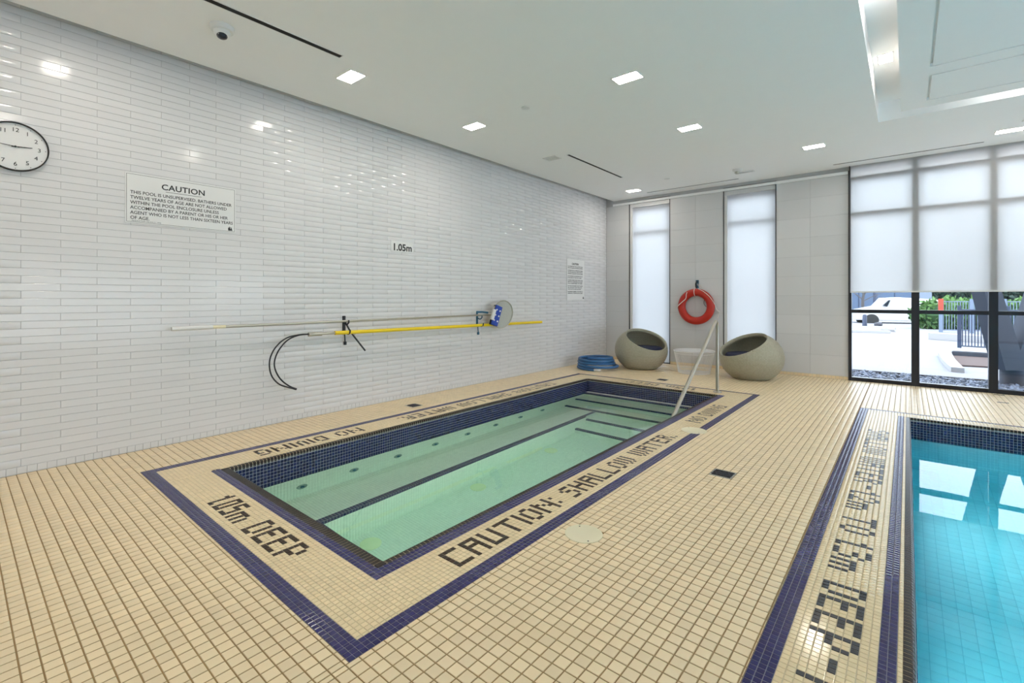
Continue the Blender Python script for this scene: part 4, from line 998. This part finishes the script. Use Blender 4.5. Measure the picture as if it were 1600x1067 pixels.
# shrubs, trees
def leafy(name, c, rx_, ry_, rz_, n, m, label, cat, group, s=.10, stem=None):
    e = tag(empty(name, (c.x, c.y, GZ)), label, cat, group)
    mb = MB(); tn = []
    for k in range(n):
        while True:
            p = Vector((random.uniform(-1,1), random.uniform(-1,1), random.uniform(-1,1)))
            if .45 < p.length < 1: break
        p *= 1+.12*math.sin(5*p.x+3*p.z)+.1*math.sin(7*p.y+2*p.z)
        q = Vector((c.x+p.x*rx_, c.y+p.y*ry_, c.z+p.z*rz_)); R = Euler((random.random()*6, random.random()*6, random.random()*6)).to_matrix(); s_ = s*random.uniform(.6, 1.3)
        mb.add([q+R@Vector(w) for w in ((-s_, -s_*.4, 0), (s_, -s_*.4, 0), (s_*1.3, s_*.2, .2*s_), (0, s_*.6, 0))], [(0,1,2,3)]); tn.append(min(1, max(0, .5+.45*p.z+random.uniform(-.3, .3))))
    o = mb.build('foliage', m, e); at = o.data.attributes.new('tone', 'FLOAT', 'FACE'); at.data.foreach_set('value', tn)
    core = MB().lathe([(.0001, c.z-rz_*.8), (rx_*.5, c.z-rz_*.5), (rx_*.7, c.z), (rx_*.45, c.z+rz_*.55), (.0001, c.z+rz_*.75)], (c.x, c.y, 0), 14).build('inner_crown', m, e, True)
    MB().tube([(c.x, c.y, GZ), (c.x, c.y, c.z)], .06*max(1, rz_), 8).build('stem', M['bark'], e)
random.seed(5)
sh_l = ['rounded green shrub at the left end of the fence', 'green shrub behind the orange-taped post', 'green shrub behind the near fence', 'green shrub seen through the fence left of the V column', 'green shrub seen inside the V of the column', 'green shrub beyond the right arm of the V column']
for k, px in enumerate((1466, 1487, 1510, 1535, 1574, 1608)):
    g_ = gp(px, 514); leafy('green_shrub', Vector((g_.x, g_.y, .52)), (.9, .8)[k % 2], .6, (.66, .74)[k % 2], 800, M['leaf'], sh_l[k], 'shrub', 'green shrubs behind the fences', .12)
for k, (px, w) in enumerate(((1472, 1.45), (1512, 1.6), (1553, 1.6), (1596, 1.7))):
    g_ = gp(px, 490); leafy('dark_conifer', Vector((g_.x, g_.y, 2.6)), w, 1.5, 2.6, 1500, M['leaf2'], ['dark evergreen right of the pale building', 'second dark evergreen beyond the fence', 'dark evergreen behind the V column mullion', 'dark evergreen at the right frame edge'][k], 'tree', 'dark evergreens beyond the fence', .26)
# buildings
a_ = gp(1300, 494); b_ = gp(1424, 494)
e = tag(empty('blue_building', tuple(a_)), 'blue-grey clad building beyond the car park', 'building')
d = (b_-a_).normalized(); nn = Vector((-d.y, d.x, 0)); hh = 3.6; a_ = a_-d*14
vs = [a_, b_, b_+nn*8, a_+nn*8]; vs += [v+Z*hh for v in vs]
MB().add(vs, [(0,3,2,1), (4,5,6,7), (0,1,5,4), (1,2,6,5), (2,3,7,6), (3,0,4,7)]).build('wall', M['bldg'], e)
L_ = (b_-a_).length
for k in range(int(L_/1.4)):
    p = a_+d*(k*1.4+.7)-nn*.03; MB().add([p-d*.03, p+d*.03, p+d*.03+nn*.03, p-d*.03+nn*.03, p-d*.03+Z*hh, p+d*.03+Z*hh, p+d*.03+nn*.03+Z*hh, p-d*.03+nn*.03+Z*hh], [(0,3,2,1), (4,5,6,7), (0,1,5,4), (1,2,6,5), (2,3,7,6), (3,0,4,7)]).build('cladding_rib', M['fence2'], e)
a_ = gp(1426, 491); b_ = gp(1456, 491); d = (b_-a_).normalized(); nn = Vector((-d.y, d.x, 0))
e = tag(empty('pale_building', tuple(a_)), 'pale blue panelled building between blue block and evergreens', 'building')
vs = [a_, b_, b_+nn*6, a_+nn*6]; vs += [v+Z*6 for v in vs]
MB().add(vs, [(0,3,2,1), (4,5,6,7), (0,1,5,4), (1,2,6,5), (2,3,7,6), (3,0,4,7)]).build('wall', M['bldg2'], e)
# car
cc = gp(1418, 505); cd = (gp(1480, 507)-gp(1360, 505)); cd.z = 0; cd.normalize(); cn = Vector((-cd.y, cd.x, 0))
e = tag(empty('parked_car', tuple(cc)), 'white parked van facing left beyond the pavement', 'car')
dcar = (cc.x-CX)*-math.sin(YAW)+cc.y*math.cos(YAW); pc = F/dcar
side = [(1346, 500), (1348, 487), (1352, 484), (1376, 478), (1386, 465.5), (1400, 464.5), (1460, 469), (1471, 476), (1480, 484), (1482, 502)]
def carp(px, py, k): return cc+cd*((px-1418)/pc)+cn*k+Vector((0,0,H-(py-HX)/pc-GZ))
k_ = len(side); wv = .85
vs = [carp(p[0], p[1], -wv if p[1] > 478 else -wv*.82) for p in side]+[carp(p[0], p[1], wv if p[1] > 478 else wv*.82) for p in side]
fs = [tuple(range(k_)), tuple(range(k_, 2*k_))[::-1]]+[(i, k_+i, k_+(i+1)%k_, (i+1)%k_) for i in range(k_)]
MB().add(vs, fs).build('body', M['car'], e, bevel=.05)
for pp, nm in ((((1381, 477), (1388, 469), (1390, 469), (1386, 479)), 'front_window'), (((1449, 484), (1450, 475.5), (1461, 477), (1470, 484)), 'rear_window')):
    q = [carp(p[0], p[1], -wv*.93-.03) for p in pp]+[carp(p[0], p[1], -wv*.8) for p in pp]
    MB().add(q, [(0,1,2,3), (7,6,5,4), (0,4,5,1), (1,5,6,2), (2,6,7,3), (3,7,4,0)]).build(nm, M['glassdark'], e)
for px in (1366, 1462):
    for sgn in (-1, 1):
        p = carp(px, 500, sgn*wv*.9); 
        MB().tube([p-cn*.12, p+cn*.12], .33, 20).build('wheel', M['tyre'], e, True)
# bare tree, lamp post, bollard
g_ = gp(1348, 500)
e = tag(empty('bare_tree', tuple(g_)), 'slender bare tree in front of the blue-grey building', 'tree')
MB().tube([g_, g_+Z*1.3, g_+Z*1.9+cd*.1], .07, 8, rr=[.10, .08, .06]).build('trunk', M['bark'], e, True)
random.seed(2)
for k in range(9):
    a = g_+Z*(1.2+.12*k); ang = random.uniform(-1, 1); q = cd*ang*1.3+cn*random.uniform(-.6, .6)+Z*random.uniform(.5, 1.1)
    MB().tube([a, a+q*.5+Z*.05, a+q], .02, 5, rr=[.035, .025, .012]).build('branch', M['bark'], e)
g_ = gp(1367, 499)
tag(MB().tube([g_, g_+Z*5], .10, 10).build('lamp_post', M['fence2'], None, True), 'thin dark post standing before the blue-grey building', 'post')
g_ = gp(1351, 509)
tag(MB().lathe([(.10, GZ), (.09, GZ+.5), (.07, GZ+.56), (.0001, GZ+.58)], (g_.x, g_.y, 0), 14).build('bollard', M['fence2'], None, True), 'short dark bollard on the pavement left of the car', 'bollard')
for k, (px, py, s, l) in enumerate(((1389, 518, .22, 'pale boulder on the pavement near the window centre'), (1373, 509, .15, 'dark grey rock lying before the white car'))):
    g_ = gp(px, py); bm = bmesh.new(); bmesh.ops.create_icosphere(bm, subdivisions=2, radius=1)
    for v in bm.verts: v.co = Vector((v.co.x*s*1.2, v.co.y*s, v.co.z*s*.9))*(1+.15*math.sin(v.co.x*5+v.co.y*3)); v.co += Vector((g_.x, g_.y, GZ+s*.4))
    me = bpy.data.meshes.new('boulder'); bm.to_mesh(me); bm.free(); me.materials.append(M['concrete'] if k == 0 else M['granite']); o = bpy.data.objects.new('boulder', me); COL.objects.link(o); tag(o, l, 'rock')
